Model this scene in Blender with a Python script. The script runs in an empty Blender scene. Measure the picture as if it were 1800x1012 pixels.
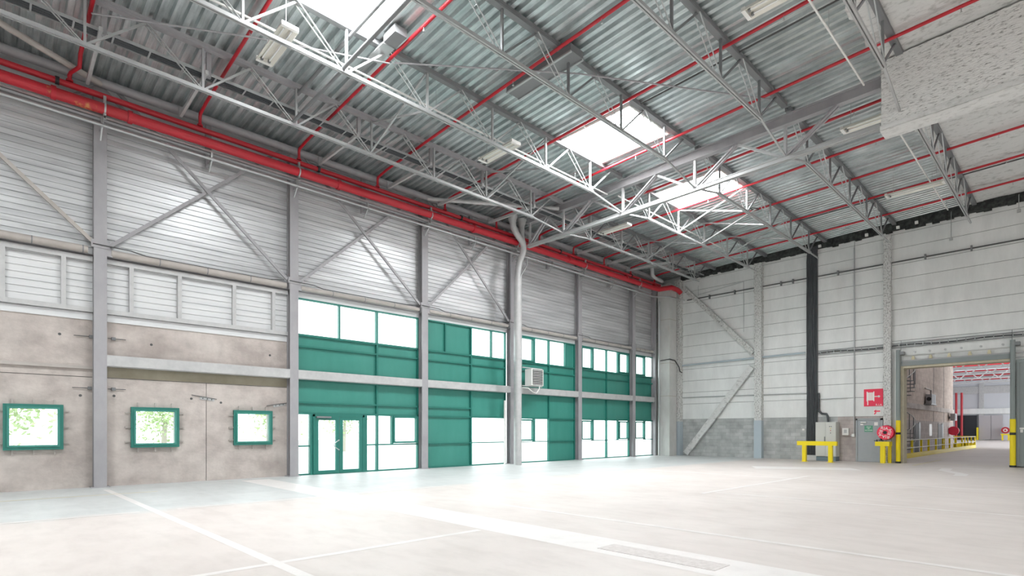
import bpy, math, random
from mathutils import Vector
random.seed(4)
S = bpy.context.scene
C = S.collection

# ------------------------------------------------------------------ camera, world, exposure
YAW = math.atan2(1010, 963)
cd = bpy.data.cameras.new('camera'); cam = bpy.data.objects.new('camera', cd); C.objects.link(cam)
cam.location = (0, 0, 1.5); cam.rotation_euler = (math.pi/2, 0, YAW - math.pi/2)
cd.sensor_width = 36; cd.lens = 963/1800*36; cd.shift_y = (756.5-506)/1800; cd.clip_end = 400
S.camera = cam
W = bpy.data.worlds.new('overcast_sky'); S.world = W; W.use_nodes = True
bg = W.node_tree.nodes['Background']; bg.inputs[0].default_value = (0.93, 0.97, 1, 1); bg.inputs[1].default_value = 2.7
S.view_settings.view_transform = 'Standard'; S.view_settings.look = 'None'
S.view_settings.gamma = 1; S.view_settings.use_curve_mapping = False
S.view_settings.exposure = 0.72
SKY_E = 36.0       # brightness of the opal skylights and the added fill panels
S.cycles.max_bounces = 8; S.cycles.diffuse_bounces = 6; S.cycles.glossy_bounces = 4
S.cycles.transparent_max_bounces = 16; S.cycles.sample_clamp_indirect = 6; S.cycles.use_denoising = True

# ------------------------------------------------------------------ materials
def mat(name, col, rough=.6, metal=0., col2=None, scale=3., stretch=(1, 1, 1), lo=.35, hi=.65, bump=0., bscale=20., detail=5.,
        emit=None, espec=.5, stain=None):
    m = bpy.data.materials.new(name); m.use_nodes = True
    nt = m.node_tree; b = nt.nodes['Principled BSDF']
    b.inputs['Base Color'].default_value = (*col, 1); b.inputs['Roughness'].default_value = rough
    b.inputs['Metallic'].default_value = metal; b.inputs['Specular IOR Level'].default_value = espec
    if emit:
        b.inputs['Emission Color'].default_value = (*emit[0], 1); b.inputs['Emission Strength'].default_value = emit[1]
    if col2 or bump:
        tc = nt.nodes.new('ShaderNodeTexCoord'); mp = nt.nodes.new('ShaderNodeMapping'); mp.inputs['Scale'].default_value = stretch
        nt.links.new(tc.outputs['Object'], mp.inputs[0])
    if col2:
        n = nt.nodes.new('ShaderNodeTexNoise'); n.inputs['Scale'].default_value = scale; n.inputs['Detail'].default_value = detail
        n.inputs['Roughness'].default_value = .62
        r = nt.nodes.new('ShaderNodeValToRGB'); r.color_ramp.elements[0].position = lo; r.color_ramp.elements[1].position = hi
        r.color_ramp.elements[0].color = (*col, 1); r.color_ramp.elements[1].color = (*col2, 1)
        nt.links.new(mp.outputs[0], n.inputs['Vector']); nt.links.new(n.outputs['Fac'], r.inputs[0])
        out = r.outputs[0]
        if stain:                                        # broad weathering over the base colour: scale, stretch, darkness
            m2 = nt.nodes.new('ShaderNodeMapping'); m2.inputs['Scale'].default_value = stain[1]; n3 = nt.nodes.new('ShaderNodeTexNoise')
            n3.inputs['Scale'].default_value = stain[0]; n3.inputs['Detail'].default_value = 9; n3.inputs['Roughness'].default_value = .68
            r3 = nt.nodes.new('ShaderNodeValToRGB'); e = r3.color_ramp.elements; e[0].position = .34; e[1].position = .62
            e[0].color = (stain[2],)*3+(1,); e[1].color = (1, 1, 1, 1)
            x = nt.nodes.new('ShaderNodeMix'); x.data_type = 'RGBA'; x.blend_type = 'MULTIPLY'; x.inputs[0].default_value = 1
            nt.links.new(tc.outputs['Object'], m2.inputs[0]); nt.links.new(m2.outputs[0], n3.inputs['Vector']); nt.links.new(n3.outputs['Fac'], r3.inputs[0])
            nt.links.new(out, x.inputs[6]); nt.links.new(r3.outputs[0], x.inputs[7]); out = x.outputs[2]
        nt.links.new(out, b.inputs['Base Color'])
    if bump:
        n2 = nt.nodes.new('ShaderNodeTexNoise'); n2.inputs['Scale'].default_value = bscale; n2.inputs['Detail'].default_value = 4
        bp = nt.nodes.new('ShaderNodeBump'); bp.inputs['Strength'].default_value = bump; bp.inputs['Distance'].default_value = .03
        nt.links.new(mp.outputs[0], n2.inputs['Vector']); nt.links.new(n2.outputs['Fac'], bp.inputs['Height'])
        nt.links.new(bp.outputs[0], b.inputs['Normal'])
    return m

def brickmat(name, c1, c2, mortar, w, h, axes, rough=.85):
    m = bpy.data.materials.new(name); m.use_nodes = True
    nt = m.node_tree; b = nt.nodes['Principled BSDF']; b.inputs['Roughness'].default_value = rough
    tc = nt.nodes.new('ShaderNodeTexCoord'); sp = nt.nodes.new('ShaderNodeSeparateXYZ'); cb = nt.nodes.new('ShaderNodeCombineXYZ')
    nt.links.new(tc.outputs['Object'], sp.inputs[0])
    nt.links.new(sp.outputs[axes[0]], cb.inputs[0]); nt.links.new(sp.outputs[axes[1]], cb.inputs[1])
    t = nt.nodes.new('ShaderNodeTexBrick'); t.inputs['Scale'].default_value = 1
    t.inputs['Brick Width'].default_value = w; t.inputs['Row Height'].default_value = h; t.inputs['Mortar Size'].default_value = .008
    t.inputs['Color1'].default_value = (*c1, 1); t.inputs['Color2'].default_value = (*c2, 1); t.inputs['Mortar'].default_value = (*mortar, 1)
    nt.links.new(cb.outputs[0], t.inputs[0])
    n = nt.nodes.new('ShaderNodeTexNoise'); n.inputs['Scale'].default_value = 2.2; n.inputs['Detail'].default_value = 8
    nt.links.new(tc.outputs['Object'], n.inputs['Vector'])
    mx = nt.nodes.new('ShaderNodeMix'); mx.data_type = 'RGBA'; mx.blend_type = 'OVERLAY'; mx.inputs[0].default_value = .45
    nt.links.new(t.outputs[0], mx.inputs[6]); nt.links.new(n.outputs['Fac'], mx.inputs[7])
    nt.links.new(mx.outputs[2], b.inputs['Base Color'])
    return m

M = {}
M['deck'] = mat('galvanised_deck', (.50, .555, .56), .30, .72, (.82, .87, .87), 1.8, (7, .45, 1), .30, .66, stain=(.8, (1, 1, 1), .72))
M['siding'] = mat('coated_steel_siding', (.44, .445, .455), .36, .35, (.68, .685, .69), 1.0, (.3, 1, 5.5), .34, .64)
M['louvre'] = mat('white_steel_siding', (.62, .63, .64), .45, .1, (.74, .74, .74), 1.0, (.4, 1, 6), .3, .7)
M['steel'] = mat('grey_painted_steel', (.33, .32, .335), .5, .1, (.40, .39, .40), 2.5, (1, 1, .5), .3, .7)
M['steel_light'] = mat('light_grey_steel', (.46, .46, .46), .45, .15, (.56, .555, .55), 4, (1, 1, 1), .3, .7)
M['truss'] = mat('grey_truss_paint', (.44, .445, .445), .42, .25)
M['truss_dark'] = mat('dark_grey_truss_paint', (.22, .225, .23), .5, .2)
M['galv'] = mat('galvanised_steel', (.50, .51, .51), .35, .6)
M['rust'] = mat('weathered_beige_tube', (.40, .36, .33), .6, .05, (.50, .46, .43), 2, (1, 1, 1), .3, .7)
M['red'] = mat('red_pipe_paint', (.46, .014, .026), .38, 0)
M['red_worn'] = mat('worn_red_pipe_paint', (.42, .018, .026), .42, 0, (.55, .22, .07), 2.6, (1.2, 1, 1), .60, .70, detail=9)
M['green'] = mat('green_panel_paint', (.035, .225, .18), .42, 0, (.05, .26, .21), 1.3, (1, 1, .3), .3, .7)
M['green_frame'] = mat('green_frame_paint', (.016, .17, .135), .4)
M['concrete'] = mat('beige_precast_concrete', (.43, .375, .345), .8, 0, (.60, .54, .50), 1.3, (.8, 1, 1.2), .36, .62, bump=.2, bscale=14, detail=10, stain=(2.2, (1, 1, .55), .84))
M['concrete_green'] = mat('shade_and_joint_concrete', (.30, .27, .20), .85, 0, (.40, .36, .28), 1.4, (1, 1, 1), .3, .7)
M['concrete_grey'] = mat('pale_grey_concrete', (.50, .50, .48), .75, 0, (.60, .60, .58), 1.6, (1, 1, .6), .3, .7)
M['white_panel'] = mat('off_white_wall_panel', (.75, .76, .745), .7, 0, (.83, .835, .82), .7, (1, 1, 1), .3, .7, stain=(1.2, (1, 1.5, .35), .90))
M['joint'] = mat('dark_joint', (.10, .10, .10), .9)
M['wool'] = mat('dark_mineral_wool', (.02, .022, .022), .95, 0, (.08, .085, .08), 6, (1, 1, 1), .4, .7, bump=.6, bscale=14)
M['flock'] = mat('sprayed_white_fireproofing', (.40, .40, .385), .95, 0, (.66, .66, .645), 7, (1, .6, 1), .30, .48, bump=.7, bscale=9, detail=8)
M['flock_rough'] = mat('rough_sprayed_fireproofing', (.20, .20, .185), .95, 0, (.76, .76, .74), 16, (1, .45, 1.4), .30, .47, bump=1., bscale=22, detail=10)
M['flock_post'] = mat('speckled_sprayed_fireproofing', (.24, .24, .225), .95, 0, (.66, .66, .64), 20, (1, 1, .6), .34, .52, bump=.8, bscale=14, detail=10)
M['block'] = brickmat('grey_block', (.36, .37, .36), (.46, .47, .46), (.33, .33, .32), .5, .2, (1, 2))
M['block_pink'] = brickmat('pinkish_block', (.40, .35, .33), (.47, .42, .40), (.36, .32, .30), .5, .2, (1, 2))
M['beige_block'] = brickmat('beige_block_wall', (.52, .43, .37), (.60, .50, .44), (.44, .36, .31), .9, .3, (0, 2))
M['paint_white'] = mat('worn_white_floor_paint', (.74, .705, .685), .42, 0, (.66, .625, .605), 3, (1, 1, 1), .45, .75)
M['patch'] = mat('rough_floor_patch', (.54, .50, .48), .8, 0, (.66, .62, .60), 14, (1, 1, 1), .35, .65)
M['yellow'] = mat('yellow_safety_paint', (.86, .68, .008), .4)
M['yellow_pale'] = mat('faded_yellow_line', (.62, .56, .38), .6)
M['black'] = mat('black_rubber', (.02, .021, .023), .55)
M['cable'] = mat('dark_grey_cable', (.035, .04, .045), .5, 0, (.075, .08, .085), 9, (8, 8, .3), .4, .6)
M['white'] = mat('white_enamel', (.80, .79, .76), .4)
M['cream'] = mat('cream_enamel', (.74, .72, .65), .45)
M['tube'] = mat('fluorescent_tube_glass', (.85, .86, .86), .2)
M['cab'] = mat('cabinet_grey_enamel', (.60, .605, .57), .45)
M['plinth'] = mat('blue_grey_plinth', (.16, .22, .25), .5)
M['door_grey'] = mat('grey_door_paint', (.34, .365, .385), .45, 0, (.37, .395, .41), 3, (1, 1, 1), .3, .7)
M['gate_grey'] = mat('grey_green_gate_paint', (.24, .27, .265), .5)
M['sign_red'] = mat('red_sign', (.82, .035, .09), .4)
M['sign_green'] = mat('green_sign', (.10, .33, .21), .4)
M['sign_white'] = mat('white_sign_lettering', (.85, .85, .82), .5)
M['dark_opening'] = mat('dark_shutter', (.018, .02, .024), .6)
M['lilac'] = mat('pale_lilac_door', (.44, .41, .42), .6)
M['hall_white'] = mat('white_hall_cladding', (.60, .61, .64), .6)
M['hall_deck'] = mat('grey_hall_deck', (.33, .34, .36), .6, 0, (.44, .45, .46), 2, (5, .4, 1))
M['cream_frame'] = mat('cream_stone_jamb', (.60, .55, .42), .8, 0, (.50, .45, .34), 5, (1, 1, 1), .3, .7)
M['blue_base'] = mat('pale_blue_grey_casing', (.42, .48, .52), .55)
M['leaf'] = mat('pale_green_leaves', (.26, .36, .13), .7, 0, (.48, .57, .32), 5, (1, 1, 1), .3, .7)
M['bark'] = mat('tree_bark', (.40, .36, .30), .9)
M['tarmac'] = mat('pale_outdoor_paving', (.62, .62, .60), .9)
M['skylight'] = mat('opal_skylight_and_fill', (.9, .92, .93), .5, emit=((.95, .98, 1.), SKY_E))

M['hall_fill'] = mat('added_hall_fill_strip', (.9, .92, .93), .5, emit=((.95, .97, 1.), 1.7))  # glow for the strips added to light the hall beyond the gateway
def glassmat():
    m = bpy.data.materials.new('window_glass'); m.use_nodes = True; nt = m.node_tree
    for n in list(nt.nodes): nt.nodes.remove(n)
    o = nt.nodes.new('ShaderNodeOutputMaterial'); mx = nt.nodes.new('ShaderNodeMixShader')
    t = nt.nodes.new('ShaderNodeBsdfTransparent'); t.inputs[0].default_value = (.93, .97, .96, 1)
    g = nt.nodes.new('ShaderNodeBsdfGlossy'); g.inputs['Roughness'].default_value = .05
    mx.inputs[0].default_value = .06
    nt.links.new(t.outputs[0], mx.inputs[1]); nt.links.new(g.outputs[0], mx.inputs[2])
    nt.links.new(mx.outputs[0], o.inputs[0]); return m
M['glass'] = glassmat()

def floormat():
    # pinkish-grey sealed concrete; the lane along the window wall (beyond the painted line at y = 12.05) is a cooler grey coat
    m = bpy.data.materials.new('sealed_concrete_floor'); m.use_nodes = True; nt = m.node_tree
    b = nt.nodes['Principled BSDF']; tc = nt.nodes.new('ShaderNodeTexCoord')
    def noise(sc, st, d=6):
        mp = nt.nodes.new('ShaderNodeMapping'); mp.inputs['Scale'].default_value = st
        n = nt.nodes.new('ShaderNodeTexNoise'); n.inputs['Scale'].default_value = sc; n.inputs['Detail'].default_value = d; n.inputs['Roughness'].default_value = .6
        nt.links.new(tc.outputs['Object'], mp.inputs[0]); nt.links.new(mp.outputs[0], n.inputs['Vector']); return n.outputs['Fac']
    def ramp(f, stops):
        r = nt.nodes.new('ShaderNodeValToRGB'); e = r.color_ramp.elements
        e[0].position, e[0].color = stops[0][0], (*stops[0][1], 1); e[1].position, e[1].color = stops[1][0], (*stops[1][1], 1)
        nt.links.new(f, r.inputs[0]); return r.outputs[0]
    pink = ramp(noise(.45, (1, 1, 1)), [(.3, (.575, .522, .49)), (.7, (.66, .608, .576))])
    cool = ramp(noise(.6, (.6, 1.6, 1)), [(.3, (.50, .515, .51)), (.7, (.59, .60, .59))])
    sp = nt.nodes.new('ShaderNodeSeparateXYZ'); nt.links.new(tc.outputs['Object'], sp.inputs[0])
    n3 = noise(1.2, (1, 1, 1))
    ad = nt.nodes.new('ShaderNodeMath'); ad.operation = 'MULTIPLY_ADD'; ad.inputs[1].default_value = .8
    nt.links.new(n3, ad.inputs[0]); nt.links.new(sp.outputs[1], ad.inputs[2])
    st = nt.nodes.new('ShaderNodeMapRange'); st.inputs['From Min'].default_value = 12.2; st.inputs['From Max'].default_value = 12.7
    nt.links.new(ad.outputs[0], st.inputs['Value'])
    mx = nt.nodes.new('ShaderNodeMix'); mx.data_type = 'RGBA'; nt.links.new(st.outputs[0], mx.inputs[0])
    nt.links.new(pink, mx.inputs[6]); nt.links.new(cool, mx.inputs[7])
    dirt = ramp(noise(3.5, (1, .35, 1), 10), [(.30, (.86, .855, .85)), (.55, (1, 1, 1))])
    mu = nt.nodes.new('ShaderNodeMix'); mu.data_type = 'RGBA'; mu.blend_type = 'MULTIPLY'; mu.inputs[0].default_value = .7
    nt.links.new(mx.outputs[2], mu.inputs[6]); nt.links.new(dirt, mu.inputs[7])
    nt.links.new(mu.outputs[2], b.inputs['Base Color'])
    rr = nt.nodes.new('ShaderNodeMapRange'); rr.inputs['To Min'].default_value = .38; rr.inputs['To Max'].default_value = .58; b.inputs['Specular IOR Level'].default_value = .4
    nt.links.new(noise(1.5, (1, 1, 1)), rr.inputs['Value']); nt.links.new(rr.outputs[0], b.inputs['Roughness'])
    return m
M['floor'] = floormat()

# ------------------------------------------------------------------ geometry helpers
class G:
    def __init__(s): s.v = []; s.f = []; s.sm = []
    def add(s, vs, fs, smooth=False):
        o = len(s.v); s.v += [tuple(v) for v in vs]; s.f += [tuple(i+o for i in f) for f in fs]; s.sm += [smooth]*len(fs); return s
    def box(s, x0, y0, z0, x1, y1, z1):
        x0, x1 = sorted((x0, x1)); y0, y1 = sorted((y0, y1)); z0, z1 = sorted((z0, z1))
        return s.add([(x0,y0,z0),(x1,y0,z0),(x1,y1,z0),(x0,y1,z0),(x0,y0,z1),(x1,y0,z1),(x1,y1,z1),(x0,y1,z1)],
                     [(0,3,2,1),(4,5,6,7),(0,1,5,4),(1,2,6,5),(2,3,7,6),(3,0,4,7)])
    def beam(s, p, q, w, h, up=(0, 0, 1)):            # rectangular bar from p to q
        p, q = Vector(p), Vector(q); d = (q-p).normalized(); u = Vector(up)
        if abs(d.dot(u)) > .99: u = Vector((0, 1, 0))
        a = d.cross(u).normalized()*w/2; b = a.cross(d).normalized()*h/2
        vs = [e+i*a+j*b for e in (p, q) for i, j in ((-1,-1),(1,-1),(1,1),(-1,1))]
        return s.add(vs, [(0,1,2,3),(7,6,5,4),(0,4,5,1),(1,5,6,2),(2,6,7,3),(3,7,4,0)])
    def tube(s, path, r, n=10, cap=True):
        P = [Vector(p) for p in path]; o = []; a = None
        for i, p in enumerate(P):
            d0 = (p-P[i-1]).normalized() if i else None; d1 = (P[i+1]-p).normalized() if i < len(P)-1 else None
            d = ((d0 or d1)+(d1 or d0)).normalized()
            k = 1/max(.4, d.dot(d1 or d0))
            if a is None: a = d.cross(Vector((0, 0, 1)) if abs(d.z) < .9 else Vector((1, 0, 0))).normalized()
            else: a = (a-d*a.dot(d)).normalized()
            b = d.cross(a); rr = r[i] if isinstance(r, (list, tuple)) else r
            kk = k if (d0 and d1) else 1
            o += [p+(a*math.cos(2*math.pi*j/n)+b*math.sin(2*math.pi*j/n))*rr*min(kk, 1.25) for j in range(n)]
        fs = [(i*n+j, i*n+(j+1)%n, (i+1)*n+(j+1)%n, (i+1)*n+j) for i in range(len(P)-1) for j in range(n)]
        s.add(o, fs, True)
        if cap:
            s.add(o[:n], [tuple(range(n-1, -1, -1))]); s.add(o[-n:], [tuple(range(n))])
        return s
    def ext(s, prof, axis, a, b, closed=True):         # profile (two coordinates) swept along an axis
        def at(c, t): return {'x': (t, c[0], c[1]), 'y': (c[0], t, c[1]), 'z': (c[0], c[1], t)}[axis]
        n = len(prof); vs = [at(c, a) for c in prof]+[at(c, b) for c in prof]
        fs = [(i, (i+1) % n, n+(i+1) % n, n+i) for i in range(n if closed else n-1)]
        if closed: fs += [tuple(range(n-1, -1, -1)), tuple(range(n, 2*n))]
        return s.add(vs, fs)

LOC = {}
def obj(name, g, m, parent=None, **props):
    base = LOC[parent] if parent else Vector((0, 0, 0))
    me = bpy.data.meshes.new(name); me.from_pydata([tuple(Vector(v)-base) for v in g.v], [], g.f)
    me.materials.append(M[m]); me.polygons.foreach_set('use_smooth', g.sm)
    o = bpy.data.objects.new(name, me); C.objects.link(o)
    if parent: o.parent = parent
    LOC[o] = base
    for k, v in props.items(): o[k] = v
    return o
def tag(o, label, cat, group=None):
    o['label'] = label; o['category'] = cat
    if group: o['group'] = group
    return o
def thing(name, label, cat, loc, group=None):
    o = bpy.data.objects.new(name, None); C.objects.link(o); o.location = loc; LOC[o] = Vector(loc); o.empty_display_size = .1
    return tag(o, label, cat, group)
def struct(name, g=None, m=None, loc=None):
    if g: o = obj(name, g, m)
    else:
        o = bpy.data.objects.new(name, None); C.objects.link(o); o.location = loc or (0, 0, 0); LOC[o] = Vector(o.location)
    o['kind'] = 'structure'; return o
def text(body, size, m, loc, rot, parent, name='lettering', depth=.001):
    cu = bpy.data.curves.new(name, 'FONT'); cu.body = body; cu.size = size; cu.align_x = 'CENTER'; cu.align_y = 'CENTER'; cu.extrude = depth
    tmp = bpy.data.objects.new('tmp', cu); C.objects.link(tmp); bpy.context.view_layer.update()
    me = bpy.data.meshes.new_from_object(tmp.evaluated_get(bpy.context.evaluated_depsgraph_get())); bpy.data.objects.remove(tmp); bpy.data.curves.remove(cu)
    me.materials.clear(); me.materials.append(M[m]); o = bpy.data.objects.new(name, me); C.objects.link(o); o.parent = parent
    o.location = Vector(loc)-LOC[parent]; o.rotation_euler = rot; LOC[o] = LOC[parent]; return o

# ------------------------------------------------------------------ setting: floor, ceiling, walls
WALL = 18.2; BACK = 30.5; XS = -16; YS = -16
def zr(y): return 10.92+.026*(14.85-y)                # underside of the roof deck
fl = struct('floor', G().box(XS, YS, -.2, BACK+.5, 18.5, 0), 'floor')
struct('floor', G().box(BACK+.5, -8, -.2, 116, 17, -.002), 'floor')
struct('ground', G().box(XS-20, 18.5, -.4, 60, 90, -.12), 'tarmac')

LZ_ = [.001]
def line(pts, w, m='paint_white', z=None):
    g = G(); LZ_[0] += .0002; z = LZ_[0]
    for a, b in zip(pts, pts[1:]):
        d = Vector((b[0]-a[0], b[1]-a[1])).normalized(); n = Vector((-d.y, d.x))*w/2
        g.add([(a[0]-n.x, a[1]-n.y, z), (a[0]+n.x, a[1]+n.y, z), (b[0]+n.x, b[1]+n.y, z), (b[0]-n.x, b[1]-n.y, z)], [(0, 3, 2, 1)])
    return obj('painted_line', g, m, fl)
line([(5.86, 17.5), (5.80, -6)], .82)                                    # broad walkway band
line([(2.14, 17.2), (2.36, 5.5), (2.4, -4)], .13); line([(-3, 6.33), (5.35, 6.33)], .11)
line([(7.5, 9.5), (7.6, 2.9), (7.8, -6)], .10); line([(12.75, 6.2), (13.1, .7), (13.3, -6)], .10)
line([(18.2, 12), (18.2, -5)], .10); line([(12.31, 6.34), (19.6, 6.34)], .12)
line([(-8, 15.88), (3.0, 15.82)], .09, 'yellow_pale'); line([(-8, 12.09), (2.0, 12.04)], .09)
line([(2.6, 12.0), (9, 12.0)], .07)
line([(22.6, 9.4), (24.4, 6.2)], 1.5); line([(27.4, 3.8), (26.0, 3.7), (24.2, 2.95), (23.2, 2.9)], .35)
line([(27.9, 17), (27.9, 2.2)], .12)
obj('floor_patch', G().box(5.6, 2.74, .001, 5.96, 4.3, .007), 'patch', fl)
line([(30.7, 5.9), (30.7, 2.1)], .1, 'yellow_pale', .006); line([(28.65, 5.13), (35.3, 5.13)], .12, 'yellow_pale', .004)

# roof deck: trapezoidal sheets running across the hall, with openings for the skylights
def deck(x0, x1, y0, y1, m='deck', par=None):
    prof = []; x = x0
    while x < x1-1e-6:
        for dx, dz in ((0, 0), (.11, 0), (.14, .085), (.22, .085), (.25, 0)):
            if x+dx <= x1+1e-6: prof.append((x+dx, dz))
        x += .25
    n = len(prof); vs = [(a, y0, zr(y0)+b) for a, b in prof]+[(a, y1, zr(y1)+b) for a, b in prof]
    vs += [(a, y, z+.012) for a, y, z in vs]; N = 2*n
    fs = [(i, n+i, n+i+1, i+1) for i in range(n-1)]+[(N+i, N+i+1, N+n+i+1, N+n+i) for i in range(n-1)]
    return G().add(vs, fs)
SKY = [(-4.25, -2.0), (4.75, 6.75), (13.5, 15.75), (19.25, 21.25)]  # first entry is an unseen skylight, added for extra light
dk = deck(XS, 30.75, 12.1, 18.5); 
for a, b in ((deck(XS, 30.75, 3.6, 9.2), 0),): dk.add(a.v, a.f)
edges = [XS]+[e for s_ in SKY for e in s_]+[30.75]
for a, b in zip(edges[::2], edges[1::2]):
    d2 = deck(a, b, 9.2, 12.1); dk.add(d2.v, d2.f)
ce = struct('ceiling', dk, 'deck')
for i, (a, b) in enumerate(SKY):
    w = struct('window_%d' % (20+i), loc=((a+b)/2, 10.65, zr(10.65)))
    g = G()
    for x0, y0, x1, y1 in ((a, 9.2, a+.05, 12.1), (b-.05, 9.2, b, 12.1), (a+.05, 9.2, b-.05, 9.25), (a+.05, 12.05, b-.05, 12.1)): g.box(x0, y0, 10.98, x1, y1, 11.35)
    obj('kerb', g, 'white', w)
    g = G(); N = 8
    vs = [(a+.05+(b-a-.1)*i_/N, 9.25+2.8*j_/N, 11.3+.22*math.sin(math.pi*i_/N)*math.sin(math.pi*j_/N)) for j_ in range(N+1) for i_ in range(N+1)]
    g.add(vs, [(j_*(N+1)+i_, j_*(N+1)+i_+1, (j_+1)*(N+1)+i_+1, (j_+1)*(N+1)+i_) for j_ in range(N) for i_ in range(N)], True)
    obj('opal_dome_or_fill', g, 'skylight', w)
fk = G().box(XS, -9, zr(-9)+.0, 30.75, -8.9, 11.7); fk = G()
vs = []; NX, NY = 120, 40; rnd = random.Random(2)
for j in range(NY+1):
    for i in range(NX+1):
        y = 3.75-j*12.5/NY+(rnd.uniform(-.18, .12) if j == 0 else 0); vs.append((8+i*22.75/NX, y, zr(y)-.03-rnd.random()*.02))
fk.add(vs, [(j*(NX+1)+i, j*(NX+1)+i+1, (j+1)*(NX+1)+i+1, (j+1)*(NX+1)+i) for j in range(NY) for i in range(NX)], True)
fk.add([(8, 3.6, zr(3.6)+.1), (8, -8.75, zr(-8.75)+.1), (30.75, -8.75, zr(-8.75)+.1), (30.75, 3.6, zr(3.6)+.1)], [(0, 1, 2, 3)])
struct('ceiling', fk, 'flock')

struct('wall_rear', G().box(XS-.3, YS, 0, XS, 18.5, 11.8), 'white_panel')
struct('wall_right', G().box(XS, YS-.3, 0, BACK+.5, YS, 11.8), 'white_panel')
g = G().box(XS, -9.2, zr(-9)+.02, 30.75, -8.7, zr(-9)+.2).box(XS, YS, 11.6, 30.75, -12.1, 11.72); r0 = XS
for a, b in SKY[:2]: g.box(r0, -12.1, 11.6, a, -9.2, 11.72); r0 = b
g.box(r0, -12.1, 11.6, 30.75, -9.2, 11.72).box(XS, 3.6, zr(-8.7)+.0, 8, -8.7, zr(-8.7)+.1).box(XS, 3.5, zr(3.6)+.02, 8, 3.62, zr(-8.7)+.1)
struct('ceiling', g, 'deck')
for i, (a, b) in enumerate(SKY[:2]):
    struct('window_%d' % (30+i), G().box(a, -12.1, 11.7, b, -9.2, 11.74), 'skylight')  # unseen glowing roof panels, added as fill light for the room
# left wall
COLX = [-2.85, 2.11, 7.22, 12.36, 17.12, 21.9, 26.75, 29.05]
def siding(g, x0, x1, z0, z1, pitch=.15, y=WALL):
    prof = [(y+.14, z0)]; z = z0
    while z < z1-.02:
        for dz, dy in ((0, 0), (pitch-.03, 0), (pitch-.022, .025), (pitch-.008, .025)):
            if z+dz <= z1: prof.append((y+dy, z+dz))
        z += pitch
    prof += [(y, z1), (y+.14, z1)]
    return g.ext(prof, 'x', x0, x1)
wl = struct('wall_left', siding(siding(G(), 7.2, 30.7, 6.1, 11.0), XS, 7.2, 6.2, 11.0), 'siding')
obj('lower_siding', siding(G(), XS, 7.2, 4.42, 6.2, .17), 'louvre', wl)
g = G()
WIN = [(.23, 1.37, 1.02, 2.16), (2.81, 3.97, 1.03, 2.15), (5.44, 6.60, 1.05, 2.13)]
def holed(g, x0, x1, z0, z1, holes, y0, y1):
    x = x0
    for a, b, c, d in holes:
        g.box(x, y0, z0, a, y1, z1); g.box(a, y0, z0, b, y1, c); g.box(a, y0, d, b, y1, z1); x = b
    g.box(x, y0, z0, x1, y1, z1)
H = [(a+.08, b-.08, c+.08, d-.08) for a, b, c, d in WIN]
holed(g, XS, 4.69, 0, 2.91, H[:2], WALL, 18.45); holed(g, 4.705, 7.2, 0, 2.91, H[2:], WALL, 18.45)
g.box(XS, WALL, 2.925, 7.2, 18.45, 4.42)
obj('precast_panel', g, 'concrete', wl)
obj('panel_joint', G().box(XS, WALL+.03, 2.9, 7.2, 18.4, 2.93).box(4.685, WALL+.03, 0, 4.71, 18.4, 2.91), 'joint', wl)
obj('beam_shade_strip', G().box(2.26, WALL-.006, 2.93, 7.1, WALL, 3.25), 'concrete_green', wl)  # shadow under the wall beam, put into the strip's dark colour
obj('flashing', G().box(7.2, WALL-.05, 5.93, 29.1, WALL, 6.12).box(XS, WALL-.03, 4.42, 7.1, WALL, 4.60), 'louvre', wl)
obj('flashing', G().box(7.36, WALL-.1, 6.12, 29.1, WALL, 6.15).box(XS, WALL-.1, 6.13, 7.1, WALL, 6.16), 'steel', wl)
g = G()                                                                    # bolt holes in the panels
for x, z in ((1.3, 3.98), (1.72, 2.42), (3.3, 3.92), (2.44, 2.44), (4.3, 2.44), (5.1, 2.35), (6.55, 3.93), (-.6, 2.4)):
    g.tube([(x, WALL-.004, z), (x, WALL+.02, z)], .035, 10)
obj('bolt_hole', g, 'joint', wl)
obj('corner_infill', G().box(29.3, WALL, 0, 30.7, 18.45, 6.12), 'concrete_grey', wl)
for nm, x, z, a_ in (('across the joint between the second and third windows', 4.72, 2.45, -.12), ('beside the column left of the glazed doors', 6.85, 2.33, .2)):
    t = thing('fixing_plate', 'small slotted steel plate with a rod '+nm, 'plate', (x, WALL, z), 'concrete panel fixings')
    c_, s_ = math.cos(a_), math.sin(a_)
    obj('plate', G().beam((x-.2*c_, WALL-.01, z-.2*s_), (x+.2*c_, WALL-.01, z+.2*s_), .012, .085, (0, 0, 1)), 'galv', t)
    obj('rod', G().tube([(x-.42*c_, WALL-.025, z-.42*s_+.05), (x+.26*c_, WALL-.025, z+.26*s_+.03)], .01, 6), 'joint', t)
    for q in (-.12, 0, .12): obj('slot', G().tube([(x+q*c_, WALL-.02, z+q*s_), (x+q*c_, WALL, z+q*s_)], .018, 8), 'joint', t)
for x, z, nm in ((1.75, 2.62, 'low left of the leftmost column'), (2.5, 2.62, 'low right of the leftmost column'), (1.78, 3.98, 'high left of the leftmost column'), (2.5, 3.98, 'high right of the leftmost column')):
    t = thing('anchor_rod', 'short dark anchor rod with nut on the concrete, '+nm, 'rod', (x, WALL, z), 'anchor rods')
    obj('rod', G().tube([(x-.2, WALL-.04, z), (x+.2, WALL-.04, z)], .01, 6), 'joint', t); obj('nut', G().box(x-.03 if x > 2 else x+.12, WALL-.07, z-.04, x-.12 if x > 2 else x+.2, WALL, z+.04), 'truss_dark', t)

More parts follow.
